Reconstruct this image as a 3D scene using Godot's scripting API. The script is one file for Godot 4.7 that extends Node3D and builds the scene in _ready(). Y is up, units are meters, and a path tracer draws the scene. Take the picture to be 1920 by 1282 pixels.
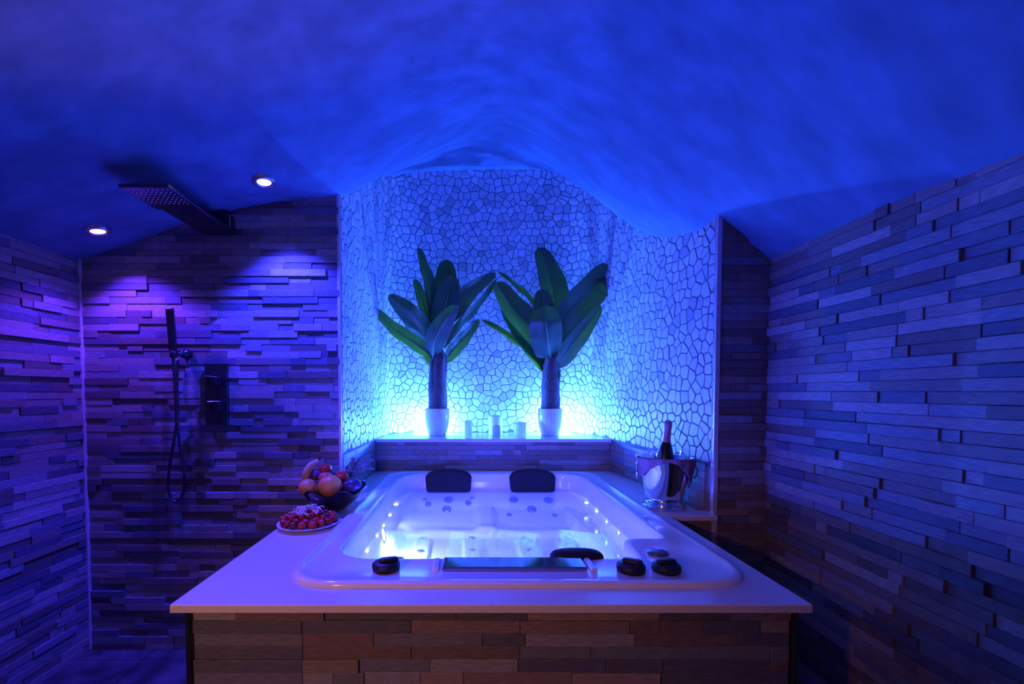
extends Node3D
# A cave-like spa room: raised whirlpool tub in a tiled deck, mosaic alcove with two banana plants, shower corner on the left.
# Units are metres, y is up, the camera stands at the origin of x and z and looks along -z. "D" in names is the depth in front of it (z = -D).

const CAM_H := 1.375
const DECK := 0.825          # height of the stone deck
const WATER := 0.725
const FOCAL := 853.0
const PITCH := 2.0
const CX := 880.0
const BACK_D := 2.40         # shower back wall
const SIDE_D := 2.06         # short wall right of the alcove
const LEFT_X := -2.037
const RIGHT_X := 1.347
const SHELF_Y := 1.05
const ROW := 0.0353

var rng: RandomNumberGenerator = RandomNumberGenerator.new()
var taken := {}
var M := {}
var cy := 0.0
var tps_p: Array = []
var tps_w: PackedFloat64Array

func _ready() -> void:
	rng.seed = 7
	cy = 735.0 + FOCAL * tan(deg_to_rad(PITCH))
	set_camera()
	set_light()
	make_materials()
	make_ceiling_shape()
	build_room()
	build_alcove()
	build_deck()
	build_tub()
	build_shower()
	build_plants()
	build_candles()
	build_bucket()
	build_fruit()
	build_berries()

# ---------------------------------------------------------------- camera and light
func set_camera() -> void:
	var c := Camera3D.new()
	c.name = "camera"
	var near := 0.05
	c.set_frustum(1282.0 / FOCAL * near, Vector2((960.0 - CX) / FOCAL, (cy - 641.0) / FOCAL) * near, near, 50.0)
	c.position = Vector3(0, CAM_H, 0)
	c.rotation_degrees.x = -PITCH
	add_child(c)
	c.current = true

func set_light() -> void:
	var w := WorldEnvironment.new()
	w.name = "environment"
	var e := Environment.new()
	e.background_mode = Environment.BG_COLOR
	e.background_color = Color.BLACK
	e.tonemap_mode = Environment.TONE_MAPPER_LINEAR
	e.tonemap_exposure = 1.0
	e.sdfgi_enabled = true
	e.ssao_enabled = true
	e.ssil_enabled = true
	w.environment = e
	add_child(w)

const NICHE_COLOR := Color(0.029, 0.120, 1.0)
const NICHE_E := 4.0
const TUB_COLOR := Color(0.038, 0.053, 1.0)
const TUB_E := 6.4
const LED_E := 0.002
const VIOLET_COLOR := Color(0.115, 0.026, 1.0)
const VIOLET_E := 1.7
const BLUE_COLOR := Color(0.03, 0.03, 1.0)
const BLUE_E := 6.0
const WARM_COLOR := Color(1.0, 0.36, 0.22)
const WARM_E := 1.05
const WARM_UP_E := 1.9

func omni(parent: Node3D, at: Vector3, c: Color, energy: float, size: float, called := "lamp_light") -> void:
	var l := OmniLight3D.new()
	l.name = called
	l.light_color = lin(c.r, c.g, c.b)
	l.light_energy = energy
	l.light_size = size
	l.omni_range = 9.0
	l.omni_attenuation = 2.0
	l.shadow_enabled = true
	parent.add_child(l, true)
	l.position = at

func area(parent: Node3D, at: Vector3, towards: Vector3, size: Vector2, c: Color, energy: float) -> void:
	var l := AreaLight3D.new()
	l.name = "underwater_lamp_light"
	l.light_color = lin(c.r, c.g, c.b)
	l.light_energy = energy
	l.area_size = size
	l.area_normalize_energy = true
	l.area_range = 9.0
	l.area_attenuation = 2.0
	l.shadow_enabled = true
	parent.add_child(l, true)
	l.position = at
	l.basis = Basis.looking_at(towards, Vector3.UP)

func spot(parent: Node3D, at: Vector3, towards: Vector3, c: Color, energy: float, size: float, angle: float, blend: float) -> void:
	var l := SpotLight3D.new()
	l.name = "lamp_light"
	l.light_color = lin(c.r, c.g, c.b)
	l.light_energy = energy
	l.light_size = size
	l.spot_range = 9.0
	l.spot_attenuation = 2.0
	l.spot_angle = angle
	l.spot_angle_attenuation = blend
	l.shadow_enabled = true
	parent.add_child(l, true)
	l.position = at
	var up := Vector3.FORWARD if absf(towards.normalized().y) > 0.9 else Vector3.UP
	l.basis = Basis.looking_at(towards, up)

# ---------------------------------------------------------------- pixels to places (1920 x 1282 frame)
func ray(px: float, py: float) -> Vector3:
	var x := (px - CX) / FOCAL
	var y := -(py - cy) / FOCAL
	var p := deg_to_rad(PITCH)
	return Vector3(x, y * cos(p) - sin(p), -(cos(p) + y * sin(p)))

func at_depth(px: float, py: float, d: float) -> Vector3:
	var r := ray(px, py)
	return Vector3(0, CAM_H, 0) + r * (d / -r.z)

func at_height(px: float, py: float, y: float) -> Vector3:
	var r := ray(px, py)
	return Vector3(0, CAM_H, 0) + r * ((y - CAM_H) / r.y)

func screen_area(pts: Array) -> float:
	var s := 0.0
	var q: Array = []
	var p := deg_to_rad(PITCH)
	for v: Vector3 in pts:
		var y := v.y - CAM_H
		var d := -v.z
		var zc := d * cos(p) - y * sin(p)
		if zc < 0.05:
			return 0.0
		var sx := CX + FOCAL * v.x / zc
		var sy := cy - FOCAL * (y * cos(p) + d * sin(p)) / zc
		if sx < -60 or sx > 1980 or sy < -60 or sy > 1340:
			return 0.0
		q.append(Vector2(sx, sy))
	for i in q.size():
		s += (q[i] as Vector2).cross(q[(i + 1) % q.size()])
	return absf(s) * 0.5

# ---------------------------------------------------------------- nodes
func lin(r: float, g: float, b: float) -> Color:
	return Color(r, g, b).linear_to_srgb()

func numbered(called: String) -> String:
	var n: int = taken.get(called, 0)
	taken[called] = n + 1
	return called if n == 0 else "%s_%03d" % [called, n]

func thing(called: String, label: String, category: String, at := Vector3.ZERO, group := "") -> Node3D:
	var o := Node3D.new()
	o.name = numbered(called)
	add_child(o)
	o.position = at
	o.set_meta("label", label)
	o.set_meta("category", category)
	if group:
		o.set_meta("group", group)
	return o

func setting(called: String, label: String, category: String) -> Node3D:
	var o := thing(called, label, category)
	o.set_meta("kind", "structure")
	return o

func part(called: String, st: SurfaceTool, m: Material, parent: Node3D, at := Vector3.ZERO) -> MeshInstance3D:
	st.index()
	st.generate_normals()
	return part_mesh(called, st.commit(), m, parent, at)

func part_mesh(called: String, mesh: Mesh, m: Material, parent: Node3D, at := Vector3.ZERO) -> MeshInstance3D:
	var o := MeshInstance3D.new()
	o.name = called
	o.mesh = mesh
	o.material_override = m
	parent.add_child(o, true)
	o.position = at
	return o

# ---------------------------------------------------------------- mesh tools (corners counter-clockwise seen from outside)
func begin(smooth := false) -> SurfaceTool:
	var st := SurfaceTool.new()
	st.begin(Mesh.PRIMITIVE_TRIANGLES)
	st.set_smooth_group(0 if smooth else -1)
	return st

func tri(st: SurfaceTool, a: Vector3, b: Vector3, c: Vector3) -> void:
	st.add_vertex(a)
	st.add_vertex(c)
	st.add_vertex(b)

func quad(st: SurfaceTool, a: Vector3, b: Vector3, c: Vector3, d: Vector3) -> void:
	tri(st, a, b, c)
	tri(st, a, c, d)

func fan(st: SurfaceTool, pts: Array) -> void:
	for i in range(1, pts.size() - 1):
		tri(st, pts[0], pts[i], pts[i + 1])

func box(st: SurfaceTool, lo: Vector3, hi: Vector3) -> void:
	cbox(st, lo, hi, 0.0)

# a box with chamfered edges
func cbox(st: SurfaceTool, lo: Vector3, hi: Vector3, c: float, x := Transform3D.IDENTITY) -> void:
	st.set_smooth_group(-1)
	var mid := (lo + hi) * 0.5
	var h := (hi - lo) * 0.5
	x = x * Transform3D(Basis.IDENTITY, mid)
	for a in 3:
		var b := (a + 1) % 3
		var d := (a + 2) % 3
		for s in [-1.0, 1.0]:
			var q: Array = []
			for k in [[-1, -1], [1, -1], [1, 1], [-1, 1]]:
				var v := Vector3.ZERO
				v[a] = s * h[a]
				v[b] = k[0] * (h[b] - c)
				v[d] = k[1] * (h[d] - c)
				q.append(x * v)
			if s < 0:
				q.reverse()
			quad(st, q[0], q[1], q[2], q[3])
	if c <= 0.0:
		return
	for a in 3:
		var b := (a + 1) % 3
		var d := (a + 2) % 3
		for s in [-1.0, 1.0]:
			for t in [-1.0, 1.0]:
				var v0 := Vector3.ZERO
				v0[b] = s * h[b]
				v0[d] = t * (h[d] - c)
				var v1 := Vector3.ZERO
				v1[b] = s * (h[b] - c)
				v1[d] = t * h[d]
				var e := Vector3.ZERO
				e[a] = h[a] - c
				var q := [x * (v0 - e), x * (v0 + e), x * (v1 + e), x * (v1 - e)]
				if s * t > 0:
					q.reverse()
				quad(st, q[0], q[1], q[2], q[3])
	for sx in [-1.0, 1.0]:
		for sy in [-1.0, 1.0]:
			for sz in [-1.0, 1.0]:
				var a := x * Vector3(sx * h.x, sy * (h.y - c), sz * (h.z - c))
				var b := x * Vector3(sx * (h.x - c), sy * h.y, sz * (h.z - c))
				var d := x * Vector3(sx * (h.x - c), sy * (h.y - c), sz * h.z)
				if sx * sy * sz > 0:
					tri(st, a, b, d)
				else:
					tri(st, a, d, b)

# rows of points; closed round each row; ccw seen from outside when rows go up and points go round counter-clockwise seen from above
func skin(st: SurfaceTool, rows: Array, closed := true) -> void:
	for j in rows.size() - 1:
		var r0: PackedVector3Array = rows[j]
		var r1: PackedVector3Array = rows[j + 1]
		var n := r0.size()
		for i in (n if closed else n - 1):
			var k := (i + 1) % n
			if r0[i].distance_squared_to(r0[k]) < 1e-14:
				tri(st, r0[i], r1[k], r1[i])
			elif r1[i].distance_squared_to(r1[k]) < 1e-14:
				tri(st, r0[i], r0[k], r1[i])
			else:
				quad(st, r0[i], r0[k], r1[k], r1[i])

func ring(r: float, y: float, n: int, x := Transform3D.IDENTITY) -> PackedVector3Array:
	var out := PackedVector3Array()
	for i in n:
		var a := -TAU * i / n
		out.append(x * Vector3(cos(a) * r, y, sin(a) * r))
	return out

# profile: [radius, y] from bottom to top along the outside
func lathe(st: SurfaceTool, profile: Array, n := 32, x := Transform3D.IDENTITY) -> void:
	st.set_smooth_group(0)
	var rows: Array = []
	for p in profile:
		rows.append(ring(p[0], p[1], n, x))
	skin(st, rows)

func tube(st: SurfaceTool, pts: Array, radii: Array, n := 8, caps := true) -> void:
	st.set_smooth_group(0)
	var rows: Array = []
	var side := Vector3.ZERO
	for i in pts.size():
		var t: Vector3 = ((pts[mini(i + 1, pts.size() - 1)] as Vector3) - (pts[maxi(i - 1, 0)] as Vector3)).normalized()
		if side == Vector3.ZERO:
			side = t.cross(Vector3.UP if absf(t.y) < 0.9 else Vector3.RIGHT).normalized()
		side = (side - t * side.dot(t)).normalized()
		var up := t.cross(side)
		var row := PackedVector3Array()
		var r: float = radii[mini(i, radii.size() - 1)]
		for k in n:
			var a := TAU * k / n
			row.append((pts[i] as Vector3) + (side * cos(a) + up * sin(a)) * r)
		rows.append(row)
	if caps:
		var first := PackedVector3Array()
		var last := PackedVector3Array()
		for k in n:
			first.append(pts[0])
			last.append(pts[-1])
		rows.push_front(first)
		rows.push_back(last)
	skin(st, rows)

func spline(pts: Array, n: int) -> Array:
	var out: Array = []
	var m := pts.size() - 1
	for i in n + 1:
		var t := float(i) / n * m
		var k := mini(int(t), m - 1)
		var a: Vector3 = pts[maxi(k - 1, 0)]
		var d: Vector3 = pts[mini(k + 2, m)]
		out.append((pts[k] as Vector3).cubic_interpolate(pts[k + 1], a, d, t - k))
	return out

func sgn_pow(v: float, e: float) -> float:
	return signf(v) * pow(absf(v), e)

# a superellipsoid: e = 1 is an ellipsoid, small e is boxy
func blob(st: SurfaceTool, half: Vector3, e1: float, e2: float, nu: int, nv: int, x := Transform3D.IDENTITY, shape = null) -> void:
	st.set_smooth_group(0)
	var rows: Array = []
	for j in nv + 1:
		var v := -PI / 2 + PI * j / nv
		var row := PackedVector3Array()
		for i in nu:
			var u := -TAU * i / nu
			var p := Vector3(sgn_pow(cos(v), e1) * sgn_pow(cos(u), e2) * half.x, sgn_pow(sin(v), e1) * half.y, sgn_pow(cos(v), e1) * sgn_pow(sin(u), e2) * half.z)
			if j == 0 or j == nv:
				p.x = 0
				p.z = 0
			if shape != null:
				p = shape.call(p)
			row.append(x * p)
		rows.append(row)
	skin(st, rows)

func disc(st: SurfaceTool, r: float, y: float, n := 24, x := Transform3D.IDENTITY) -> void:
	var pts: Array = []
	for v in ring(r, y, n, x):
		pts.append(v)
	fan(st, pts)

# ---------------------------------------------------------------- materials
func noise_texture(f: float, octaves: int, lo: Color, hi: Color, s := 1, size := 512) -> NoiseTexture2D:
	var n := FastNoiseLite.new()
	n.seed = s
	n.frequency = f
	n.fractal_octaves = octaves
	n.noise_type = FastNoiseLite.TYPE_SIMPLEX_SMOOTH
	var t := NoiseTexture2D.new()
	t.noise = n
	t.width = size
	t.height = size
	t.seamless = true
	var g := Gradient.new()
	g.set_color(0, lo)
	g.set_color(1, hi)
	t.color_ramp = g
	return t

func mat(c: Color, rough: float, metal := 0.0) -> StandardMaterial3D:
	var m := StandardMaterial3D.new()
	m.albedo_color = c
	m.roughness = rough
	m.metallic = metal
	return m

func grained(c: Color, rough: float, tex: Texture2D, scale: Vector3, relief := 0.0) -> StandardMaterial3D:
	var m := mat(c, rough)
	m.albedo_texture = tex
	m.uv1_triplanar = true
	m.uv1_world_triplanar = true
	m.uv1_scale = scale
	if relief > 0.0:
		m.heightmap_enabled = true
		m.heightmap_texture = tex
		m.heightmap_scale = relief
	return m

func glow(c: Color, energy: float) -> StandardMaterial3D:
	var m := mat(Color.WHITE, 0.4)
	m.emission_enabled = true
	m.emission = c
	m.emission_energy_multiplier = energy
	return m

func make_materials() -> void:
	var grain := noise_texture(0.025, 4, Color(0.70, 0.70, 0.70), Color.WHITE, 3)
	var plaster := noise_texture(0.012, 6, Color(0.70, 0.70, 0.70), Color.WHITE, 5)
	var slate := noise_texture(0.01, 5, Color(0.45, 0.45, 0.45), Color.WHITE, 9)
	var tones := [[0.50, 0.44, 0.42], [0.43, 0.37, 0.35], [0.34, 0.28, 0.26], [0.25, 0.20, 0.185], [0.38, 0.41, 0.45], [0.24, 0.27, 0.33], [0.16, 0.18, 0.23], [0.58, 0.53, 0.51]]
	var bricks: Array = []
	for t in tones:
		bricks.append(grained(lin(t[0], t[1], t[2]), 0.62, grain, Vector3(1.4, 22, 1.4), 0.07))
	M.bricks = bricks
	M.brick_tones = tones
	var rest := grained(Color.WHITE, 0.62, grain, Vector3(1.4, 22, 1.4), 0.07)
	rest.vertex_color_use_as_albedo = true
	M.brick_rest = rest
	M.mortar = grained(lin(0.42, 0.36, 0.33), 0.85, plaster, Vector3(1.5, 1.5, 1.5))
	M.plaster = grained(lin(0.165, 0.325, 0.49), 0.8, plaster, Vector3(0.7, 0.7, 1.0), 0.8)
	M.wall_plaster = grained(lin(0.55, 0.50, 0.45), 0.85, plaster, Vector3(0.8, 0.8, 0.8))
	M.grout = grained(lin(0.14, 0.16, 0.20), 0.9, plaster, Vector3(2, 2, 2))
	var mos := grained(Color.WHITE, 0.5, noise_texture(0.02, 3, Color(0.86, 0.86, 0.86), Color.WHITE, 12), Vector3(4, 4, 4))
	mos.vertex_color_use_as_albedo = true
	M.mosaic = mos
	M.floor_tile = grained(lin(0.17, 0.17, 0.18), 0.45, slate, Vector3(0.9, 0.9, 0.9), 0.1)
	M.quartz = grained(lin(0.80, 0.79, 0.80), 0.16, noise_texture(0.06, 3, Color(0.95, 0.95, 0.95), Color.WHITE, 21), Vector3(2, 2, 2))
	M.acrylic = mat(lin(0.84, 0.84, 0.85), 0.13)
	M.steel = mat(lin(0.62, 0.62, 0.64), 0.28, 0.9)
	M.chrome = mat(lin(0.78, 0.78, 0.80), 0.10, 1.0)
	M.black_metal = mat(lin(0.045, 0.04, 0.045), 0.3, 0.6)
	M.dark_chrome = mat(lin(0.14, 0.13, 0.15), 0.22, 0.9)
	M.rubber = mat(lin(0.012, 0.012, 0.014), 0.5)
	M.pillow = mat(lin(0.008, 0.008, 0.012), 0.75)
	M.trim = mat(lin(0.72, 0.70, 0.72), 0.4, 0.3)
	# clear bath water: the milky backlight stands in for light trapped under the surface
	var water := mat(Color(0.93, 0.95, 1.0, 0.075), 0.02)
	water.backlight_enabled = true
	water.backlight = lin(0.30, 0.30, 0.30)
	M.jet = mat(lin(0.30, 0.30, 0.30), 0.22, 0.95)
	water.transparency = BaseMaterial3D.TRANSPARENCY_ALPHA
	M.water = water
	var glass := mat(Color(0.95, 0.97, 1.0, 0.10), 0.02)
	glass.transparency = BaseMaterial3D.TRANSPARENCY_ALPHA
	M.glass = glass
	var smoke := mat(Color(0.10, 0.07, 0.10, 0.86), 0.06)
	smoke.transparency = BaseMaterial3D.TRANSPARENCY_ALPHA
	M.smoked_glass = smoke
	var leaf := mat(lin(0.018, 0.052, 0.030), 0.40)
	leaf.backlight_enabled = true
	leaf.backlight = lin(0.07, 0.16, 0.005)
	M.leaf = leaf
	M.midrib = mat(lin(0.10, 0.17, 0.06), 0.45)
	M.bark = grained(lin(0.22, 0.17, 0.15), 0.7, noise_texture(0.02, 4, Color(0.35, 0.35, 0.35), Color.WHITE, 33), Vector3(14, 1.6, 14), 0.2)
	M.soil = mat(lin(0.02, 0.016, 0.012), 0.95)
	M.ceramic = mat(lin(0.78, 0.78, 0.80), 0.18)
	var wax := mat(lin(0.75, 0.74, 0.72), 0.45)
	wax.backlight_enabled = true
	wax.backlight = lin(0.5, 0.5, 0.5)
	M.wax = wax
	M.wick = mat(lin(0.02, 0.02, 0.02), 0.9)

# ---------------------------------------------------------------- ceiling: a smooth plaster vault through its joints with the walls
func make_ceiling_shape() -> void:
	# px, py, depth: where the photograph shows the ceiling meeting a wall of known depth
	for a in [[148, 490, 2.40], [200, 473, 2.40], [250, 456, 2.40], [300, 438, 2.40], [345, 421, 2.40], [420, 400, 2.40], [480, 386, 2.40], [560, 373, 2.40], [610, 370, 2.40], [641, 364, 2.40],
			[668, 351, 2.72], [700, 337, 3.12], [735, 329, 3.48], [775, 324, 3.65], [850, 320, 3.65], [960, 318, 3.65], [1035, 321, 3.65], [1090, 340, 3.55], [1120, 362, 3.32], [1150, 395, 3.06],
			[1180, 420, 2.83], [1210, 432, 2.63], [1240, 437, 2.47], [1270, 432, 2.32], [1310, 415, 2.13], [1336, 402, 2.06],
			[1360, 415, 2.06], [1384, 434, 2.06], [1410, 462, 2.06], [1440, 486, 2.06]]:
		var p := at_depth(a[0], a[1], a[2])
		tps_p.append([p.x, a[2], p.y])
	for a in [[0, 440], [80, 467], [1540, 445], [1640, 400], [1800, 337], [1920, 297]]:
		var r := ray(a[0], a[1])
		var x := LEFT_X if a[0] < 500 else RIGHT_X
		var p := r * (x / r.x)
		tps_p.append([x, -p.z, CAM_H + p.y])
	for a in [[LEFT_X, 1.2, 2.07], [LEFT_X, 0.2, 2.08], [LEFT_X, -1.5, 2.1], [RIGHT_X, 0.3, 1.95], [RIGHT_X, -1.5, 1.97],
			[0.15, 2.6, 2.88], [0.15, 1.7, 2.72], [0.15, 0.8, 2.66], [0.15, -0.4, 2.62], [0.15, -1.5, 2.6], [-0.95, 1.6, 2.5], [-0.95, 0.6, 2.47], [-0.95, -0.8, 2.46], [0.85, 1.5, 2.42], [0.85, 0.6, 2.38], [0.85, -0.8, 2.36]]:
		tps_p.append(a)
	var n := tps_p.size()
	var m := n + 3
	var a: Array = []
	for i in m:
		var row := PackedFloat64Array()
		row.resize(m + 1)
		a.append(row)
	for i in n:
		for j in n:
			a[i][j] = kernel(tps_p[i][0] - tps_p[j][0], tps_p[i][1] - tps_p[j][1])
		a[i][i] += 0.002
		a[i][n] = 1.0
		a[i][n + 1] = tps_p[i][0]
		a[i][n + 2] = tps_p[i][1]
		a[i][m] = tps_p[i][2]
		a[n][i] = 1.0
		a[n + 1][i] = tps_p[i][0]
		a[n + 2][i] = tps_p[i][1]
	for k in m:
		var best := k
		for i in range(k, m):
			if absf(a[i][k]) > absf(a[best][k]):
				best = i
		var s = a[k]
		a[k] = a[best]
		a[best] = s
		for i in range(k + 1, m):
			var f: float = a[i][k] / a[k][k]
			if f != 0.0:
				for j in range(k, m + 1):
					a[i][j] -= f * a[k][j]
	tps_w.resize(m)
	for k in range(m - 1, -1, -1):
		var v: float = a[k][m]
		for j in range(k + 1, m):
			v -= a[k][j] * tps_w[j]
		tps_w[k] = v / a[k][k]

func kernel(x: float, d: float) -> float:
	var r2 := x * x + d * d
	return 0.0 if r2 < 1e-12 else 0.5 * r2 * log(r2)

func ceil_y(x: float, d: float) -> float:
	var n := tps_p.size()
	var y := tps_w[n] + tps_w[n + 1] * x + tps_w[n + 2] * d
	for i in n:
		y += tps_w[i] * kernel(x - tps_p[i][0], d - tps_p[i][1])
	return clampf(y, 1.85, 3.3)

# ---------------------------------------------------------------- room
const LENGTHS := [0.052, 0.082, 0.115, 0.150, 0.190, 0.235, 0.290, 0.350]
var brick_meshes: Array = []

# a split-face stone strip: width along x, height along y, its face at z = 0, 22 mm deep
func brick_mesh(w: float) -> Mesh:
	var st := begin()
	var c := 0.0012
	var hw := w * 0.5 - 0.0006
	var hh := ROW * 0.5 - 0.0005
	var f := [Vector3(-hw + c, -hh + c, 0), Vector3(hw - c, -hh + c, 0), Vector3(hw - c, hh - c, 0), Vector3(-hw + c, hh - c, 0)]
	var g := [Vector3(-hw, -hh, -c), Vector3(hw, -hh, -c), Vector3(hw, hh, -c), Vector3(-hw, hh, -c)]
	quad(st, f[0], f[1], f[2], f[3])
	for i in 4:
		var k := (i + 1) % 4
		var b := Vector3(0, 0, -0.022 + c)
		quad(st, g[i], g[k], f[k], f[i])
		quad(st, g[i] + b, g[k] + b, g[k], g[i])
	st.index()
	st.generate_normals()
	return st.commit()

# covers a rectangle of wall with strips. origin: lower start corner on the backing; along: unit vector; out: unit normal
func clad(parent: Node3D, origin: Vector3, along: Vector3, out: Vector3, length: float, rows: int, top: Callable, skip: Callable, proud := 0.013, tone_pick := []) -> void:
	if brick_meshes.is_empty():
		for w in LENGTHS:
			brick_meshes.append(brick_mesh(w))
	var all: Array = []
	for r in rows:
		var y := origin.y + (r + 0.5) * ROW
		var u := 0.0
		while u < length - 0.02:
			var k := rng.randi_range(0, LENGTHS.size() - 1)
			if rng.randf() < 0.35:
				k = rng.randi_range(3, 6)
			var w: float = LENGTHS[k]
			if u + w > length:
				w = length - u
				k = -1
			var c := Vector3(origin.x, 0, origin.z) + along * (u + w * 0.5)
			c.y = y
			u += w
			var depth := 0.004 + proud * pow(rng.randf(), 1.3)
			var tone := rng.randi_range(0, 7)
			if tone_pick.size():
				tone = tone_pick[rng.randi_range(0, tone_pick.size() - 1)]
			if c.y - ROW > top.call(c) or skip.call(c):
				continue
			var face := c + out * depth
			var area := screen_area([face - along * w / 2 + Vector3(0, -ROW / 2, 0), face + along * w / 2 + Vector3(0, -ROW / 2, 0), face + along * w / 2 + Vector3(0, ROW / 2, 0), face - along * w / 2 + Vector3(0, ROW / 2, 0)])
			all.append([area, face, w, k, tone])
	all.sort_custom(func(p, q): return p[0] > q[0])
	var b := Basis(along, Vector3.UP, along.cross(Vector3.UP))
	var rest := begin()
	var left := 0
	var ends := {}
	for i in all.size():
		var e: Array = all[i]
		var mesh: Mesh
		if e[3] >= 0:
			mesh = brick_meshes[e[3]]
		else:
			var key := int(round(e[2] * 250.0))
			if not ends.has(key):
				ends[key] = brick_mesh(maxf(key / 250.0, 0.01))
			mesh = ends[key]
		if i < 300:
			var o := part_mesh("brick", mesh, M.bricks[e[4]], parent)
			o.transform = Transform3D(b, e[1])
		else:
			var t: Array = M.brick_tones[e[4]]
			var arr := mesh.surface_get_arrays(0)
			var vs: PackedVector3Array = arr[Mesh.ARRAY_VERTEX]
			var ix: PackedInt32Array = arr[Mesh.ARRAY_INDEX]
			var x := Transform3D(b, e[1])
			rest.set_color(Color(t[0], t[1], t[2]))
			for q in ix:
				rest.add_vertex(x * vs[q])
			left += 1
	if left:
		rest.generate_normals()
		var o := part_mesh("further_bricks", rest.commit(), M.brick_rest, parent)
		o.set_meta("kind", "stuff")

func backing(parent: Node3D, called: String, lo: Vector3, hi: Vector3, m: Material) -> void:
	var st := begin()
	box(st, lo, hi)
	part(called, st, m, parent)

func build_room() -> void:
	var f := setting("floor", "dark slate floor tiles with thin pale joints beside the shower wall", "floor")
	backing(f, "screed", Vector3(LEFT_X - 0.1, -0.12, -BACK_D - 0.1), Vector3(RIGHT_X + 0.1, -0.008, 1.6), M.mortar)
	var st: SurfaceTool
	for col in 7:
		var x0 := -2.28 + col * 0.605
		var z0 := -2.297 - 0.6 if col == 0 else -2.9 + (0.3 if col % 2 == 0 else 0.0)
		for row in 9:
			var z := z0 + row * 0.605
			var lo := Vector3(maxf(x0, LEFT_X), -0.008, maxf(z, -BACK_D))
			var hi := Vector3(minf(x0 + 0.601, RIGHT_X), 0.0, minf(z + 0.601, 1.5))
			if hi.x - lo.x < 0.03 or hi.z - lo.z < 0.03:
				continue
			st = begin()
			cbox(st, lo, hi, 0.0015)
			part("floor_tile", st, M.floor_tile, f)
	# ceiling
	var c := setting("ceiling", "undulating hand trowelled plaster cave ceiling above the tub", "ceiling")
	var rows: Array = []
	var rows_top: Array = []
	var nx := 110
	var nz := 150
	for j in nz + 1:
		var d := 3.85 - 5.4 * j / nz
		var row := PackedVector3Array()
		var row2 := PackedVector3Array()
		for i in nx + 1:
			var x := LEFT_X - 0.09 + (RIGHT_X - LEFT_X + 0.18) * i / nx
			var y := ceil_y(x, d)
			row.append(Vector3(x, y, -d))
			row2.append(Vector3(x, y + 0.12, -d))
		rows.append(row)
		rows_top.append(row2)
	st = begin(true)
	skin(st, rows, false)
	rows_top.reverse()
	skin(st, rows_top, false)
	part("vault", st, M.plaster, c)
	# walls
	var never := func(_p: Vector3) -> bool: return false
	var top := func(p: Vector3) -> float: return ceil_y(p.x, -p.z)
	var wl := setting("wall_left", "stacked stone strip wall on the left side of the shower corner", "wall")
	backing(wl, "backing", Vector3(LEFT_X - 0.12, -0.1, -BACK_D - 0.1), Vector3(LEFT_X, 3.4, 1.6), M.mortar)
	clad(wl, Vector3(LEFT_X, 0, -1.50), Vector3(0, 0, -1), Vector3(1, 0, 0), 0.88, 62, top, never)
	var wb := setting("wall_back", "stacked stone strip wall behind the shower fittings", "wall")
	backing(wb, "backing", Vector3(LEFT_X - 0.1, -0.1, -BACK_D - 0.12), Vector3(-0.69, 3.4, -BACK_D), M.mortar)
	clad(wb, Vector3(LEFT_X + 0.012, 0, -BACK_D), Vector3(1, 0, 0), Vector3(0, 0, 1), -0.672 - LEFT_X - 0.016, 72, top, func(p: Vector3) -> bool: return p.x > -0.70 and p.y < 0.80)
	var wr := setting("wall_right", "broad stacked stone strip wall along the right side of the tub", "wall")
	backing(wr, "backing", Vector3(RIGHT_X, -0.1, -SIDE_D - 0.1), Vector3(RIGHT_X + 0.12, 3.4, 1.6), M.mortar)
	clad(wr, Vector3(RIGHT_X, 0, -SIDE_D + 0.012), Vector3(0, 0, 1), Vector3(-1, 0, 0), 1.25, 58, top, never)
	var wp := setting("wall_back_right", "narrow shaded stone strip wall between mosaic alcove and right wall", "wall")
	backing(wp, "backing", Vector3(1.118, -0.1, -SIDE_D - 0.12), Vector3(RIGHT_X + 0.1, 3.4, -SIDE_D), M.mortar)
	backing(wp, "lower_backing", Vector3(0.84, -0.1, -SIDE_D - 0.12), Vector3(1.118, DECK - 0.03, -SIDE_D), M.mortar)
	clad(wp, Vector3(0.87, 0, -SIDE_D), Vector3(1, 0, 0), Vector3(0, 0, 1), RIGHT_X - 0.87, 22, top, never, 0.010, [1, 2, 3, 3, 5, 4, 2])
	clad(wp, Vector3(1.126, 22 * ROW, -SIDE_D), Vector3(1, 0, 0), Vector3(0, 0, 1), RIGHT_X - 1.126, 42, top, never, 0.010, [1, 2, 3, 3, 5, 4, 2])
	var wf := setting("wall_front", "plain plaster wall at the entrance opposite the tub", "wall")
	backing(wf, "backing", Vector3(LEFT_X - 0.1, -0.1, 1.5), Vector3(RIGHT_X + 0.1, 3.4, 1.62), M.wall_plaster)
	# edge trims of the two alcove corners
	var t1 := setting("trim_1", "pale metal edge strip where the shower wall meets the mosaic", "trim")
	st = begin()
	cbox(st, Vector3(-0.687, DECK, -BACK_D - 0.01), Vector3(-0.672, ceil_y(-0.68, BACK_D) + 0.02, -BACK_D + 0.014), 0.002)
	part("strip", st, M.trim, t1)
	var t2 := setting("trim_2", "metal edge strip between the mosaic and the dark right wall", "trim")
	st = begin()
	cbox(st, Vector3(1.103, 0.0, -SIDE_D - 0.01), Vector3(1.125, ceil_y(1.11, SIDE_D) + 0.02, -SIDE_D + 0.014), 0.002)
	part("strip", st, M.trim, t2)
	var t3 := setting("trim_3", "pale grout line in the shower corner between the two stone walls", "trim")
	st = begin()
	cbox(st, Vector3(LEFT_X + 0.002, 0.0, -BACK_D + 0.002), Vector3(LEFT_X + 0.021, ceil_y(LEFT_X, BACK_D) + 0.02, -BACK_D + 0.021), 0.004)
	part("joint", st, M.trim, t3)
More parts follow.
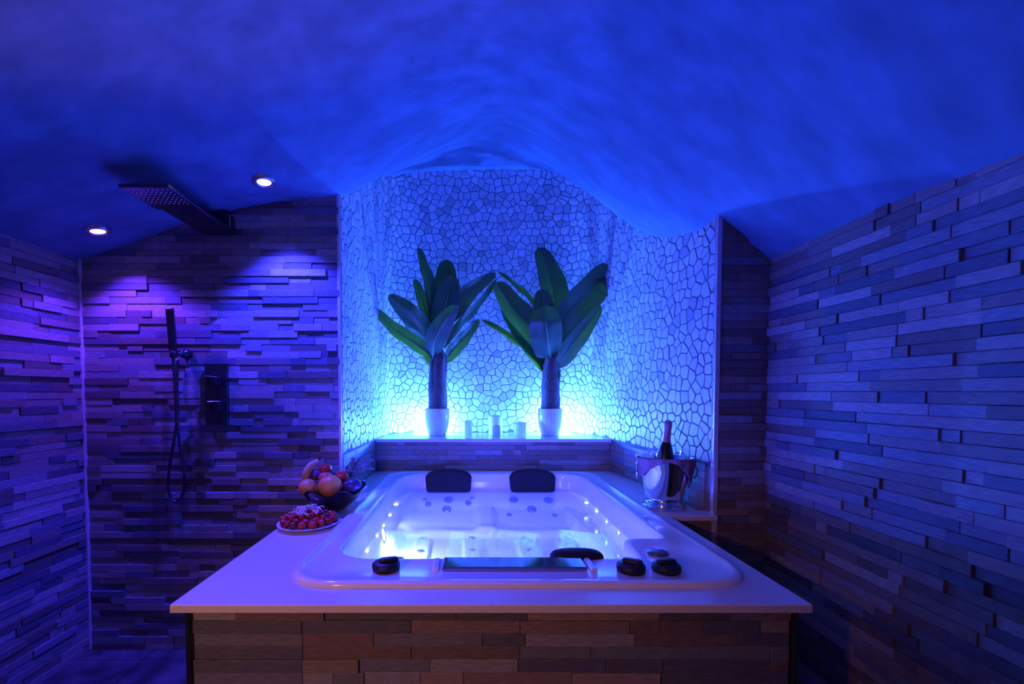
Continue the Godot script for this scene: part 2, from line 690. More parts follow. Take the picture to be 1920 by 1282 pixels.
	# lamps
	downlight(at_ceiling(183, 431), VIOLET_COLOR, VIOLET_E, Color(1.0, 0.72, 1.0), 57.0, "small round ceiling spotlight glowing violet above the shower corner")
	downlight(at_ceiling(495, 339), BLUE_COLOR, BLUE_E, Color(0.82, 0.86, 1.0), 49.0, "small round ceiling spotlight glowing bluish white right of the rain shower")
	# added unseen lamp behind the camera: brings warm light onto the front of the tub
	var s := thing("added_warm_lamp", "unseen black lamp added for warm light, its spot facing the tub and its bowl lighting the ceiling", "lamp", Vector3(-1.0, 0, 0.42))
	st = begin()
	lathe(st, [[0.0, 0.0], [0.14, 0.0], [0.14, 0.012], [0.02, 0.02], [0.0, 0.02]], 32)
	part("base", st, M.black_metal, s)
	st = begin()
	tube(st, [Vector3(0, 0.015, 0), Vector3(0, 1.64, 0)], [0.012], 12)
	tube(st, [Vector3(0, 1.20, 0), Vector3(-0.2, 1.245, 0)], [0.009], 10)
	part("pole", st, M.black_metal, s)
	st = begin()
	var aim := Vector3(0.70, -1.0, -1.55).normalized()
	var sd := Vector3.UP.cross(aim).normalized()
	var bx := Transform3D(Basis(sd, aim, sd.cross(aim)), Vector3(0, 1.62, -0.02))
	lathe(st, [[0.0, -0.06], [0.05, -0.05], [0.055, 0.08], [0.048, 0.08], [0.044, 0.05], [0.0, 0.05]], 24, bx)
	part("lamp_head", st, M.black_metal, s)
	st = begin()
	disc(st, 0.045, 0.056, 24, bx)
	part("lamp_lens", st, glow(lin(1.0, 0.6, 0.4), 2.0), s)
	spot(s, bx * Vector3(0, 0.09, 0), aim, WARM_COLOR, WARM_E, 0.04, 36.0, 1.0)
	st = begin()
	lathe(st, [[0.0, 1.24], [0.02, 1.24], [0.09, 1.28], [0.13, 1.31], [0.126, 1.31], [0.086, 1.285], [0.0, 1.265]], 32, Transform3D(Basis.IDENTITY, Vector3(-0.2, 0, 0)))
	part("added_bowl", st, M.black_metal, s)  # bowl added to warm the near corners of the ceiling
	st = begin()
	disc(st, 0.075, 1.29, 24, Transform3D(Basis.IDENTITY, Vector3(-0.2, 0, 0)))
	part("added_bowl_glow", st, glow(lin(1.0, 0.6, 0.4), 2.0), s)
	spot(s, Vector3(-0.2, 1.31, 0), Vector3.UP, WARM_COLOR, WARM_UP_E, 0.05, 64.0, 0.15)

func at_ceiling(px: float, py: float) -> Vector3:
	var r := ray(px, py)
	var d := 0.6
	while d < 3.8:
		var p := Vector3(0, CAM_H, 0) + r * (d / -r.z)
		if p.y > ceil_y(p.x, d):
			return p
		d += 0.004
	return Vector3(0, 2.5, -2)

func downlight(p: Vector3, c: Color, energy: float, lens: Color, cone: float, label: String) -> void:
	var e := 0.04
	var n := Vector3(ceil_y(p.x + e, -p.z) - ceil_y(p.x - e, -p.z), -2 * e, -(ceil_y(p.x, -p.z + e) - ceil_y(p.x, -p.z - e))).normalized()
	# half way between the slope of the ceiling and straight down
	var down := (n + Vector3.DOWN * 0.6).normalized()
	var t := thing("ceiling_spotlight", label, "lamp", p, "recessed ceiling spotlights")
	var side := down.cross(Vector3.FORWARD).normalized()
	var x := Transform3D(Basis(side, down, side.cross(down)), Vector3.ZERO)
	var st := begin()
	lathe(st, [[0.030, 0.004], [0.032, 0.010], [0.046, 0.014], [0.052, 0.008], [0.053, -0.012]].map(func(a): return [a[0], a[1]]), 32, x)
	part("bezel", st, M.steel, t)
	st = begin()
	lathe(st, [[0.0, 0.007], [0.031, 0.007], [0.031, -0.01]], 24, x)
	part("lamp_lens", st, glow(lens, 3.0), t)
	spot(t, down * 0.022, (down + Vector3.DOWN).normalized(), c, energy, 0.025, cone, 0.6)

# ---------------------------------------------------------------- mosaic alcove
var plan: PackedVector2Array      # x and depth along the curved alcove wall, every centimetre

func make_plan() -> void:
	var key := [Vector3(-0.672, 0, 2.40), Vector3(-0.664, 0, 2.7), Vector3(-0.652, 0, 3.05), Vector3(-0.64, 0, 3.30), Vector3(-0.585, 0, 3.53), Vector3(-0.40, 0, 3.64), Vector3(-0.1, 0, 3.66), Vector3(0.2, 0, 3.66),
		Vector3(0.5, 0, 3.66), Vector3(0.74, 0, 3.64), Vector3(0.88, 0, 3.54), Vector3(0.955, 0, 3.34), Vector3(0.99, 0, 3.08), Vector3(1.03, 0, 2.72), Vector3(1.07, 0, 2.38), Vector3(1.104, 0, 2.06)]
	var fine := spline(key, 600)
	var run := 0.0
	plan.append(Vector2(fine[0].x, fine[0].z))
	for i in range(1, fine.size()):
		run += (fine[i] as Vector3).distance_to(fine[i - 1])
		if run >= 0.01:
			run -= 0.01
			plan.append(Vector2(fine[i].x, fine[i].z))
	plan.append(Vector2(fine[-1].x, fine[-1].z))

# point on the alcove wall: u along, v height, out of the wall by o
func on_wall(u: float, v: float, o: float) -> Vector3:
	var t := clampf(u / 0.01, 0.0, plan.size() - 1.001)
	var k := int(t)
	var p := plan[k].lerp(plan[k + 1], t - k)
	var d := (plan[mini(k + 2, plan.size() - 1)] - plan[maxi(k - 1, 0)]).normalized()
	# wall runs left to right seen from inside; its inner side faces the room
	var n := Vector2(d.y, -d.x)
	return Vector3(p.x + n.x * o, v, -(p.y + n.y * o))

func clip(poly: PackedVector2Array, at: Vector2, n: Vector2) -> PackedVector2Array:
	var out := PackedVector2Array()
	for i in poly.size():
		var a := poly[i]
		var b := poly[(i + 1) % poly.size()]
		var da := (a - at).dot(n)
		var db := (b - at).dot(n)
		if da <= 0:
			out.append(a)
		if (da < 0) != (db < 0) and absf(da - db) > 1e-9:
			out.append(a.lerp(b, da / (da - db)))
	return out

func tile_mesh(st: SurfaceTool, poly: PackedVector2Array, thick: float, tone: Color) -> Vector3:
	var mid := Vector2.ZERO
	for p in poly:
		mid += p
	mid /= poly.size()
	var base: Array = []
	var face: Array = []
	for p in poly:
		base.append(on_wall(p.x, p.y, 0.001))
		var q := p.move_toward(mid, 0.0022)
		face.append(on_wall(q.x, q.y, thick))
	st.set_color(tone)
	fan(st, face)
	for i in poly.size():
		var k := (i + 1) % poly.size()
		quad(st, base[i], base[k], face[k], face[i])
	return on_wall(mid.x, mid.y, 0.0)

func build_alcove() -> void:
	make_plan()
	var length := (plan.size() - 1) * 0.01
	var w := setting("wall_alcove", "curved alcove wall of broken white stone mosaic behind the plants", "wall")
	var lo: Array = []
	var inner := PackedVector3Array()
	var outer := PackedVector3Array()
	var st := begin(true)
	var rows: Array = []
	for k in 2:
		var row := PackedVector3Array()
		for i in plan.size():
			row.append(on_wall(i * 0.01, SHELF_Y - 0.02 if k == 0 else 3.5, 0.0))
		rows.append(row)
	skin(st, rows, false)
	rows = []
	for k in 2:
		var row := PackedVector3Array()
		for i in range(plan.size() - 1, -1, -1):
			row.append(on_wall(i * 0.01, SHELF_Y - 0.02 if k == 0 else 3.5, -0.07))
		rows.append(row)
	skin(st, rows, false)
	part("grout_bed", st, M.grout, w)
	# mosaic: cells of a shaken grid
	var g := 0.056
	var nu := int(length / g)
	var nv := 38
	var gu := length / nu
	var site := {}
	var r: RandomNumberGenerator = RandomNumberGenerator.new()
	r.seed = 99
	for j in range(-2, nv + 2):
		for i in range(-2, nu + 2):
			var shift := 0.5 if j % 2 else 0.0
			site[Vector2i(i, j)] = Vector2((i + 0.25 + shift + r.randf_range(-0.42, 0.42)) * gu, SHELF_Y + (j + 0.5 + r.randf_range(-0.42, 0.42)) * g)
	var all: Array = []
	for j in nv:
		for i in range(-1, nu + 1):
			var s: Vector2 = site[Vector2i(i, j)]
			var poly := PackedVector2Array([s + Vector2(-0.1, -0.1), s + Vector2(0.1, -0.1), s + Vector2(0.1, 0.1), s + Vector2(-0.1, 0.1)])
			for dj in range(-2, 3):
				for di in range(-2, 3):
					var key := Vector2i(i + di, j + dj)
					if (di == 0 and dj == 0) or not site.has(key):
						continue
					var q: Vector2 = site[key]
					var n := (q - s).normalized()
					poly = clip(poly, (q + s) * 0.5 - n * 0.0026, n)
			poly = clip(poly, Vector2(0.004, 0), Vector2(-1, 0))
			poly = clip(poly, Vector2(length - 0.004, 0), Vector2(1, 0))
			poly = clip(poly, Vector2(0, SHELF_Y + 0.003), Vector2(0, -1))
			if poly.size() < 3:
				continue
			var c := Vector2.ZERO
			for p in poly:
				c += p
			c /= poly.size()
			var p3 := on_wall(c.x, c.y, 0)
			if c.y - 0.06 > ceil_y(p3.x, -p3.z):
				continue
			var pts: Array = []
			for p in poly:
				pts.append(on_wall(p.x, p.y, 0.005))
			var f := r.randf_range(0.66, 0.86)
			if r.randf() < 0.10:
				f *= 0.72
			var tone := Color(f * r.randf_range(0.95, 1.0), f * r.randf_range(0.97, 1.0), f)
			# the trim hides nothing of the left return but it is steep: size on the picture decides
			all.append([screen_area(pts), poly, r.randf_range(0.0018, 0.0034), tone])
	all.sort_custom(func(p, q): return p[0] > q[0])
	var rest := begin()
	for k in all.size():
		var e: Array = all[k]
		if k < 300:
			st = begin()
			tile_mesh(st, e[1], e[2], e[3])
			part("mosaic_tile", st, M.mosaic, w)
		else:
			tile_mesh(rest, e[1], e[2], e[3])
	var o := part("further_mosaic_tiles", rest, M.mosaic, w)
	o.set_meta("kind", "stuff")
	# low tiled plinth round the foot of the alcove; the stone shelf lies on its back stretch
	var p := setting("wall_plinth", "low blue lit stone strip plinth round the foot of the mosaic alcove", "wall")
	var zf := 3.165
	backing(p, "back_core", Vector3(-0.66, DECK - 0.05, -3.75), Vector3(0.995, SHELF_Y - 0.022, -zf), M.mortar)
	st = begin()
	var side_l := [Vector3(-0.672, 0, -2.40), Vector3(-0.655, 0, -3.18)]
	var side_r := [Vector3(0.990, 0, -3.18), Vector3(1.104, 0, -2.06)]
	for s in [side_l, side_r]:
		var a: Vector3 = s[0]
		var b: Vector3 = s[1]
		var o2 := (b - a).normalized().cross(Vector3.UP) * -0.06
		var y0 := Vector3(0, DECK - 0.05, 0)
		var y1 := Vector3(0, SHELF_Y, 0)
		quad(st, a + y0, b + y0, b + y1, a + y1)
		quad(st, b - o2 * -1 + y0, a - o2 * -1 + y0, a - o2 * -1 + y1, b - o2 * -1 + y1)
		quad(st, a + y1, b + y1, b + o2 + y1, a + o2 + y1)
	part("side_core", st, M.mortar, p)
	var top := func(_q: Vector3) -> float: return SHELF_Y - 0.05
	var never := func(_q: Vector3) -> bool: return false
	var keep := rng.state
	clad(p, Vector3(-0.652, DECK + 0.005, -zf), Vector3(1, 0, 0), Vector3(0, 0, 1), 1.64, 6, top, never, 0.003, [1, 2, 4, 5, 2, 3])
	var dl: Vector3 = (side_l[1] - side_l[0]).normalized()
	clad(p, side_l[0] + Vector3(0, DECK + 0.005, 0), dl, -dl.cross(Vector3.UP) * -1.0, 0.74, 6, top, never, 0.002, [1, 2, 4, 5])
	var dr: Vector3 = (side_r[1] - side_r[0]).normalized()
	clad(p, side_r[0] + Vector3(0, DECK + 0.005, 0), dr, dr.cross(Vector3.UP), 1.08, 6, top, never, 0.002, [1, 2, 4, 5])
	rng.state = keep
	# shelf
	var shelf := thing("stone_shelf", "pale polished stone shelf under the potted plants in the alcove", "shelf", Vector3.ZERO)
	st = begin()
	cbox(st, Vector3(-0.655, SHELF_Y - 0.022, -3.70), Vector3(0.992, SHELF_Y, -zf + 0.022), 0.003)
	part("slab", st, M.quartz, shelf)
	# small lamps behind the pots
	for k in 2:
		var px: float = [812.0, 1038.0][k]
		var q := at_depth(px, 812, 3.565)
		q.y = SHELF_Y
		var u := thing("uplight", ["small puck lamp shining up the mosaic behind the pot beside the shorter candle", "small puck lamp shining up the mosaic behind the pot beside the ice bucket"][k], "lamp", q, "lamps behind the plant pots")
		st = begin()
		lathe(st, [[0.0, 0.0], [0.036, 0.0], [0.038, 0.022], [0.032, 0.026], [0.030, 0.020], [0.0, 0.020]], 24)
		part("housing", st, M.steel, u)
		st = begin()
		disc(st, 0.030, 0.022, 24)
		part("lamp_lens", st, glow(lin(0.35, 0.75, 1.0), 4.0), u)
		omni(u, Vector3(0, 0.05, 0), NICHE_COLOR, NICHE_E, 0.025)

# ---------------------------------------------------------------- deck
const TUB_X0 := -0.540
const TUB_X1 := 0.828
const TUB_D0 := 1.257
const TUB_D1 := 3.075

func build_deck() -> void:
	var y0 := DECK - 0.021
	var d := thing("stone_deck", "glossy white stone deck framing the whirlpool tub", "worktop", Vector3.ZERO)
	var st := begin()
	# strips round the cut-out of the tub
	var cut := [-0.50, 0.79, 1.30, 3.04]
	var strips := [[-0.775, 0.888, 1.161, 1.30], [-0.775, -0.50, 1.30, 2.40], [-0.668, -0.50, 2.40, 3.17], [0.79, 0.888, 1.30, 2.005], [0.79, 1.103, 2.005, 2.10], [0.79, 1.06, 2.10, 3.17], [-0.50, 0.79, 3.04, 3.17]]
	for s in strips:
		var q := [Vector3(s[0], DECK, -s[2]), Vector3(s[1], DECK, -s[2]), Vector3(s[1], DECK, -s[3]), Vector3(s[0], DECK, -s[3])]
		quad(st, q[0], q[1], q[2], q[3])
		var z := Vector3(0, y0 - DECK, 0)
		quad(st, q[3] + z, q[2] + z, q[1] + z, q[0] + z)
	# outer edge with a small round-over
	var edge := [Vector2(-0.775, 2.40), Vector2(-0.775, 1.161), Vector2(0.888, 1.161), Vector2(0.888, 2.005), Vector2(1.103, 2.005), Vector2(1.103, 2.06)]
	for i in edge.size() - 1:
		var a: Vector2 = edge[i]
		var b: Vector2 = edge[i + 1]
		var n := (b - a).normalized()
		var o := Vector3(n.y, 0, n.x) * 0.0025
		var drop := Vector3(0, -0.0025, 0)
		var pa := Vector3(a.x, DECK, -a.y)
		var pb := Vector3(b.x, DECK, -b.y)
		quad(st, pa + o + drop, pb + o + drop, pb, pa)
		var low := Vector3(0, y0 - DECK, 0)
		quad(st, pa + o + low, pb + o + low, pb + o + drop, pa + o + drop)
		quad(st, pa + low, pb + low, pb + o + low, pa + o + low)
	for c in [[cut[0], cut[2], cut[0], cut[3]], [cut[1], cut[3], cut[1], cut[2]], [cut[1], cut[2], cut[0], cut[2]], [cut[0], cut[3], cut[1], cut[3]]]:
		quad(st, Vector3(c[0], y0, -c[1]), Vector3(c[2], y0, -c[3]), Vector3(c[2], DECK, -c[3]), Vector3(c[0], DECK, -c[1]))
	part("slab", st, M.quartz, d)
	# base cabinet clad in stone strips
	var b := thing("tub_base", "dark brown stone strip plinth under the front of the tub deck", "tub base", Vector3.ZERO)
	var fd := 1.196
	st = begin()
	box(st, Vector3(-0.748, 0, -fd - 0.03), Vector3(0.866, y0, -fd))
	box(st, Vector3(-0.748, 0, -2.38), Vector3(-0.72, y0, -fd - 0.03))
	box(st, Vector3(0.838, 0, -2.05), Vector3(0.866, y0, -fd - 0.03))
	part("core", st, M.mortar, b)
	var n_rows := int((y0 - 0.001) / ROW)
	var keep := rng.state
	clad(b, Vector3(-0.735, y0 - 0.001 - n_rows * ROW, -fd), Vector3(1, 0, 0), Vector3(0, 0, 1), 1.588, n_rows, func(_p): return 9.0, func(p: Vector3): return p.y < 0.36, 0.009, [2, 3, 3, 5, 4, 6, 6, 5, 1])
	rng.state = keep
	for x in [-0.751, 0.856]:
		st = begin()
		cbox(st, Vector3(x, 0, -fd - 0.01), Vector3(x + 0.013, y0, -fd + 0.016), 0.0015)
		part("corner_strip", st, M.dark_chrome, b)

# ---------------------------------------------------------------- tub
var tub_c := Vector2(0.12, 2.2)

func rounded(poly: Array) -> PackedVector2Array:
	# poly: [x, d, radius]
	var out := PackedVector2Array()
	var n := poly.size()
	for i in n:
		var p := Vector2(poly[i][0], poly[i][1])
		var a := Vector2(poly[(i + n - 1) % n][0], poly[(i + n - 1) % n][1])
		var b := Vector2(poly[(i + 1) % n][0], poly[(i + 1) % n][1])
		var r: float = poly[i][2]
		var p0 := p + (a - p).normalized() * r
		var p1 := p + (b - p).normalized() * r
		for k in 13:
			var t := k / 12.0
			out.append(p0.lerp(p, t).lerp(p.lerp(p1, t), t))
	return out

func polar(poly: PackedVector2Array, n: int) -> PackedVector2Array:
	var out := PackedVector2Array()
	for i in n:
		var a := TAU * i / n
		var dir := Vector2(cos(a), sin(a))
		var best := 0.0
		for k in poly.size():
			var p := poly[k] - tub_c
			var q := poly[(k + 1) % poly.size()] - tub_c
			var e := q - p
			var den := dir.cross(e)
			if absf(den) < 1e-9:
				continue
			var t := p.cross(e) / den
			var s := p.cross(dir) / den
			if t > 0 and s >= -1e-6 and s <= 1.000001:
				best = maxf(best, t)
		out.append(tub_c + dir * best)
	return out

func bump(x: float, a: float, b: float, soft: float) -> float:
	return smoothstep(a - soft, a + soft, x) * (1.0 - smoothstep(b - soft, b + soft, x))

# height of the moulded bottom of the basin
func basin_y(x: float, d: float) -> float:
	var y := 0.545
	for c in [-0.252, 0.014, 0.302, 0.525]:
		var lean: float = (d - 2.4) * 0.02
		y += 0.013 * bump(x + lean, c - 0.045, c + 0.045, 0.008) * (1.0 - smoothstep(2.50, 2.54, d))
	# seat bench and sloping backs
	y = lerpf(y, 0.603, smoothstep(2.545, 2.60, d))
	y += 0.118 * pow(clampf((d - 2.66) / 0.29, 0.0, 1.0), 1.1)
	# two hollows to sit in
	for h in [[-0.335, 0.045], [0.155, 0.60]]:
		y -= 0.024 * bump(x, h[0], h[1], 0.028) * bump(d, 2.58, 2.84, 0.03)
	# arm ledge along the right side and a softer one on the left
	y = maxf(y, lerpf(y, 0.655, smoothstep(0.585, 0.625, x)))
	y = maxf(y, lerpf(y, 0.625, smoothstep(-0.355, -0.405, x)))
	return y

func wall_drop(w: float) -> float:
	var t := [[0.0, 0.0], [0.004, 0.001], [0.008, 0.005], [0.012, 0.014], [0.015, 0.03], [0.020, 0.09], [0.026, 0.14], [0.036, 0.20], [0.055, 0.26], [0.09, 0.30], [0.14, 0.33]]
	for i in range(1, t.size()):
		if w <= t[i][0]:
			return lerpf(t[i - 1][1], t[i][1], (w - t[i - 1][0]) / (t[i][0] - t[i - 1][0]))
	return 0.34

func on_basin(px: float, py: float) -> Vector3:
	var r := ray(px, py)
	var d := 1.5
	while d < 3.1:
		var p := Vector3(0, CAM_H, 0) + r * (d / -r.z)
		if p.y < basin_y(p.x, d):
			return p
		d += 0.002
	return Vector3(0, CAM_H, 0) + r * (2.95 / -r.z)

func build_tub() -> void:
	var t := thing("whirlpool_tub", "glowing white whirlpool tub filled with water, with dark headrests and jets", "bathtub", Vector3.ZERO)
	var n := 420
	var out_poly := polar(rounded([[TUB_X0, TUB_D0, 0.17], [TUB_X1, TUB_D0, 0.17], [TUB_X1, TUB_D1, 0.15], [TUB_X0, TUB_D1, 0.15]]), n)
	var in_poly := polar(rounded([[-0.447, 1.452, 0.14], [0.560, 1.452, 0.03], [0.572, 1.655, 0.035], [0.728, 1.655, 0.05], [0.733, 3.0, 0.20], [-0.452, 3.0, 0.22]]), n)
	var rows: Array = []
	var rim := 0.016
	for a in [[0.0, 0.0], [0.0, 0.009], [0.006, 0.014], [0.014, rim], [0.028, rim], [0.034, rim - 0.003], [0.040, rim - 0.005]]:
		var row := PackedVector3Array()
		for i in n:
			var p := out_poly[i].move_toward(tub_c, a[0])
			row.append(Vector3(p.x, DECK + a[1], -p.y))
		rows.append(row)
	var ws := [0.0, 0.004, 0.008, 0.012, 0.015, 0.0175, 0.020, 0.023, 0.026, 0.031, 0.036, 0.042, 0.05, 0.06, 0.07, 0.08, 0.09, 0.10, 0.12, 0.14]
	for k in 2:
		var row := PackedVector3Array()
		for i in n:
			var p := in_poly[i].move_toward(out_poly[i], [0.022, 0.010][k])
			row.append(Vector3(p.x, DECK + [rim - 0.005, rim - 0.004][k], -p.y))
		rows.append(row)
	for w in ws:
		var row := PackedVector3Array()
		for i in n:
			var p := in_poly[i].move_toward(tub_c, w)
			row.append(Vector3(p.x, maxf(DECK + rim - 0.004 - wall_drop(w), basin_y(p.x, p.y)), -p.y))
		rows.append(row)
	for k in range(1, 70):
		var row := PackedVector3Array()
		for i in n:
			var p := in_poly[i].move_toward(tub_c, 0.14).lerp(tub_c, k / 69.0)
			row.append(Vector3(p.x, basin_y(p.x, p.y), -p.y))
		rows.append(row)
	var st := begin(true)
	skin(st, rows)
	part("shell", st, M.acrylic, t)
	# water
	var wt := thing("water", "clear still water filling the glowing tub", "water", Vector3.ZERO)
	wt.set_meta("kind", "stuff")
	rows = []
	for k in range(0, 21):
		var row := PackedVector3Array()
		for i in range(0, n, 3):
			var p := in_poly[i].move_toward(tub_c, 0.0215).lerp(tub_c, k / 20.0)
			row.append(Vector3(p.x, WATER + 0.0006 * sin(p.x * 31 + p.y * 12) * sin(p.y * 23 - p.x * 9), -p.y))
		rows.append(row)
	st = begin(true)
	skin(st, rows)
	part("water_surface", st, M.water, wt)
	# headrests
	for px in [841.0, 998.0]:
		st = begin()
		var c := at_depth(px, 901, 2.985)
		var bow := func(p: Vector3) -> Vector3:
			var s := 1.0 + 0.55 * p.y
			return Vector3(p.x * s, p.y - 0.9 * p.x * p.x * (0.4 + clampf(p.y / 0.07, 0.0, 1.0)), p.z - p.y * 0.22)
		blob(st, Vector3(0.150, 0.076, 0.032), 0.35, 0.35, 40, 20, Transform3D(Basis.IDENTITY, c), bow)
		part("headrest", st, M.pillow, t)
	st = begin()
	blob(st, Vector3(0.088, 0.030, 0.035), 0.7, 0.7, 32, 14, Transform3D(Basis.IDENTITY, Vector3(0.352, DECK + 0.006, -1.475)))
	part("headrest", st, M.pillow, t)
	# jets
	var ringp := [[1.0, 0.0], [1.0, 0.10], [0.9, 0.16], [0.72, 0.12], [0.66, 0.02], [0.60, 0.02], [0.55, 0.20], [0.42, 0.26], [0.30, 0.18]]
	for j in [[841, 937, 0.030], [838, 955, 0.030], [963, 937, 0.030], [1028, 938, 0.030], [997, 955, 0.030], [796, 936, 0.016], [803, 945, 0.020], [886, 933, 0.016], [878, 943, 0.020], [955, 965, 0.017], [1040, 966, 0.017],
			[793, 1009, 0.019], [789, 1033, 0.021], [786, 1054, 0.021], [885, 1008, 0.019], [885, 1031, 0.019], [883, 1054, 0.020], [982, 1010, 0.019], [988, 1031, 0.019], [994, 1052, 0.020], [1062, 1009, 0.019], [1071, 1031, 0.019]]:
		var p := on_basin(j[0], j[1])
		var e := 0.02
		var nm := Vector3(basin_y(p.x - e, -p.z) - basin_y(p.x + e, -p.z), 2 * e, basin_y(p.x, -p.z + e) - basin_y(p.x, -p.z - e)).normalized()
		var sx := nm.cross(Vector3.FORWARD).normalized()
		var x := Transform3D(Basis(sx, nm, sx.cross(nm)).scaled(Vector3.ONE * float(j[2])), p)
		st = begin()
		lathe(st, ringp, 24, x)
		var jet := part("jet", st, M.jet, t)
		st = begin()
		lathe(st, [[0.31, 0.05], [0.2, 0.12], [0.0, 0.14]], 14, x)
		part("nozzle", st, M.dark_chrome, jet)
	# drain slots between the seats
	for q in [[923, 953], [927, 985]]:
		var p := on_basin(q[0], q[1])
		st = begin()
		blob(st, Vector3(0.012, 0.004, 0.006), 0.6, 0.6, 14, 6, Transform3D(Basis.IDENTITY, p))
		part("overflow_slot", st, M.dark_chrome, t)
	# underwater lamp and small leds
	var lp := Vector3(-0.426, 0.682, -2.20)
	st = begin()
	var face := Transform3D(Basis(Vector3.FORWARD, Vector3(0.97, 0.24, 0).normalized(), Vector3.FORWARD.cross(Vector3(0.97, 0.24, 0).normalized())), lp)
	lathe(st, [[0.046, -0.01], [0.046, 0.006], [0.040, 0.009], [0.034, 0.006]], 28, face)
	var bez := part("underwater_light", st, M.chrome, t)
	st = begin()
	lathe(st, [[0.034, 0.004], [0.02, 0.009], [0.0, 0.010]], 24, face)
	part("lamp_lens", st, glow(lin(0.75, 0.8, 1.0), 6.0), bez)
	area(t, lp + Vector3(0.022, 0.002, 0), Vector3(0.6, -0.8, 0), Vector2(0.06, 0.06), TUB_COLOR, TUB_E)
	# a second lamp in the front wall of the basin, which the rim hides: it lights the seat fronts
	var fp := Vector3(0.10, 0.690, -1.488)
	var ff := Vector3(0, 0.24, -0.97).normalized()
	var face2 := Transform3D(Basis(Vector3.RIGHT, ff, Vector3.RIGHT.cross(ff)), fp)
	st = begin()
	lathe(st, [[0.046, -0.01], [0.046, 0.006], [0.040, 0.009], [0.034, 0.006]], 28, face2)
	var bez2 := part("underwater_light", st, M.chrome, t)
	st = begin()
	lathe(st, [[0.034, 0.004], [0.02, 0.009], [0.0, 0.010]], 24, face2)
	part("lamp_lens", st, glow(lin(0.75, 0.8, 1.0), 6.0), bez2)
	area(t, fp + Vector3(0, 0.002, -0.022), Vector3(0, -0.6, -0.8), Vector2(0.06, 0.06), TUB_COLOR, TUB_E)
	for q in [[745, 942, -1], [732, 958, -1], [719, 977, -1], [707, 998, -1], [689, 1026, -1], [1098, 942, 1], [1118, 958, 1], [1138, 978, 1], [1161, 999, 1]]:
		var side: float = q[2]
		var x := -0.4255 if side < 0 else 0.7075
		var r := ray(q[0], q[1])
		var p := Vector3(0, CAM_H, 0) + r * (x / r.x)
		p.y = minf(p.y, WATER - 0.012)
		p.x = x
		st = begin()
		blob(st, Vector3(0.0055, 0.0055, 0.0055), 1.0, 1.0, 12, 8, Transform3D(Basis.IDENTITY, p))
		part("led", st, glow(lin(0.85, 0.9, 1.0), 14.0), t)
		omni(t, p - Vector3(side * 0.045, 0.02, 0), TUB_COLOR, LED_E, 0.02, "led_light")
	# controls on the front rim
	for k in 3:
		var q: Array = [[724, 1064], [1183, 1067], [1249, 1067]][k]
		var p := at_height(q[0], q[1], DECK + rim)
		st = begin()
		lathe(st, [[0.0, -0.006], [0.040, -0.006], [0.042, 0.004], [0.042, 0.013], [0.036, 0.019], [0.0, 0.020]], 32, Transform3D(Basis.IDENTITY, p))
		var kb := part("control_knob", st, M.rubber, t)
		st = begin()
		blob(st, Vector3(0.030, 0.009, 0.013), 0.5, 0.6, 20, 10, Transform3D(Basis(Vector3.UP, [0.35, -0.5, 0.1][k]), p + Vector3([0.008, 0.004, 0.0][k], 0.023, 0)))
		part("lever", st, M.rubber, kb)
	var cp := at_height(1233, 1035, DECK + rim)
	st = begin()
	lathe(st, [[0.034, -0.006], [0.034, 0.0], [0.031, 0.0025], [0.0, 0.003]], 32, Transform3D(Basis.IDENTITY, cp))
	part("suction_cover", st, mat(lin(0.13, 0.13, 0.13), 0.35, 0.4), t)
	# waterfall spout: a glossy plate in a shallow trough
	st = begin()
	cbox(st, Vector3(-0.082, DECK, -1.440), Vector3(0.357, DECK + rim + 0.007, -1.352), 0.004)
	var sp := part("waterfall_spout", st, mat(lin(0.36, 0.36, 0.36), 0.08, 0.95), t)
	for x in [-0.112, 0.366]:
		st = begin()
		cbox(st, Vector3(x, DECK, -1.442), Vector3(x + 0.020, DECK + rim + 0.004, -1.350), 0.004)
		part("end_cap", st, M.acrylic, sp)
	st = begin()
	cbox(st, Vector3(-0.255, WATER - 0.03, -1.490), Vector3(-0.213, DECK + 0.008, -1.466), 0.006)
	part("spout", st, mat(lin(0.36, 0.36, 0.36), 0.15, 0.95), t)

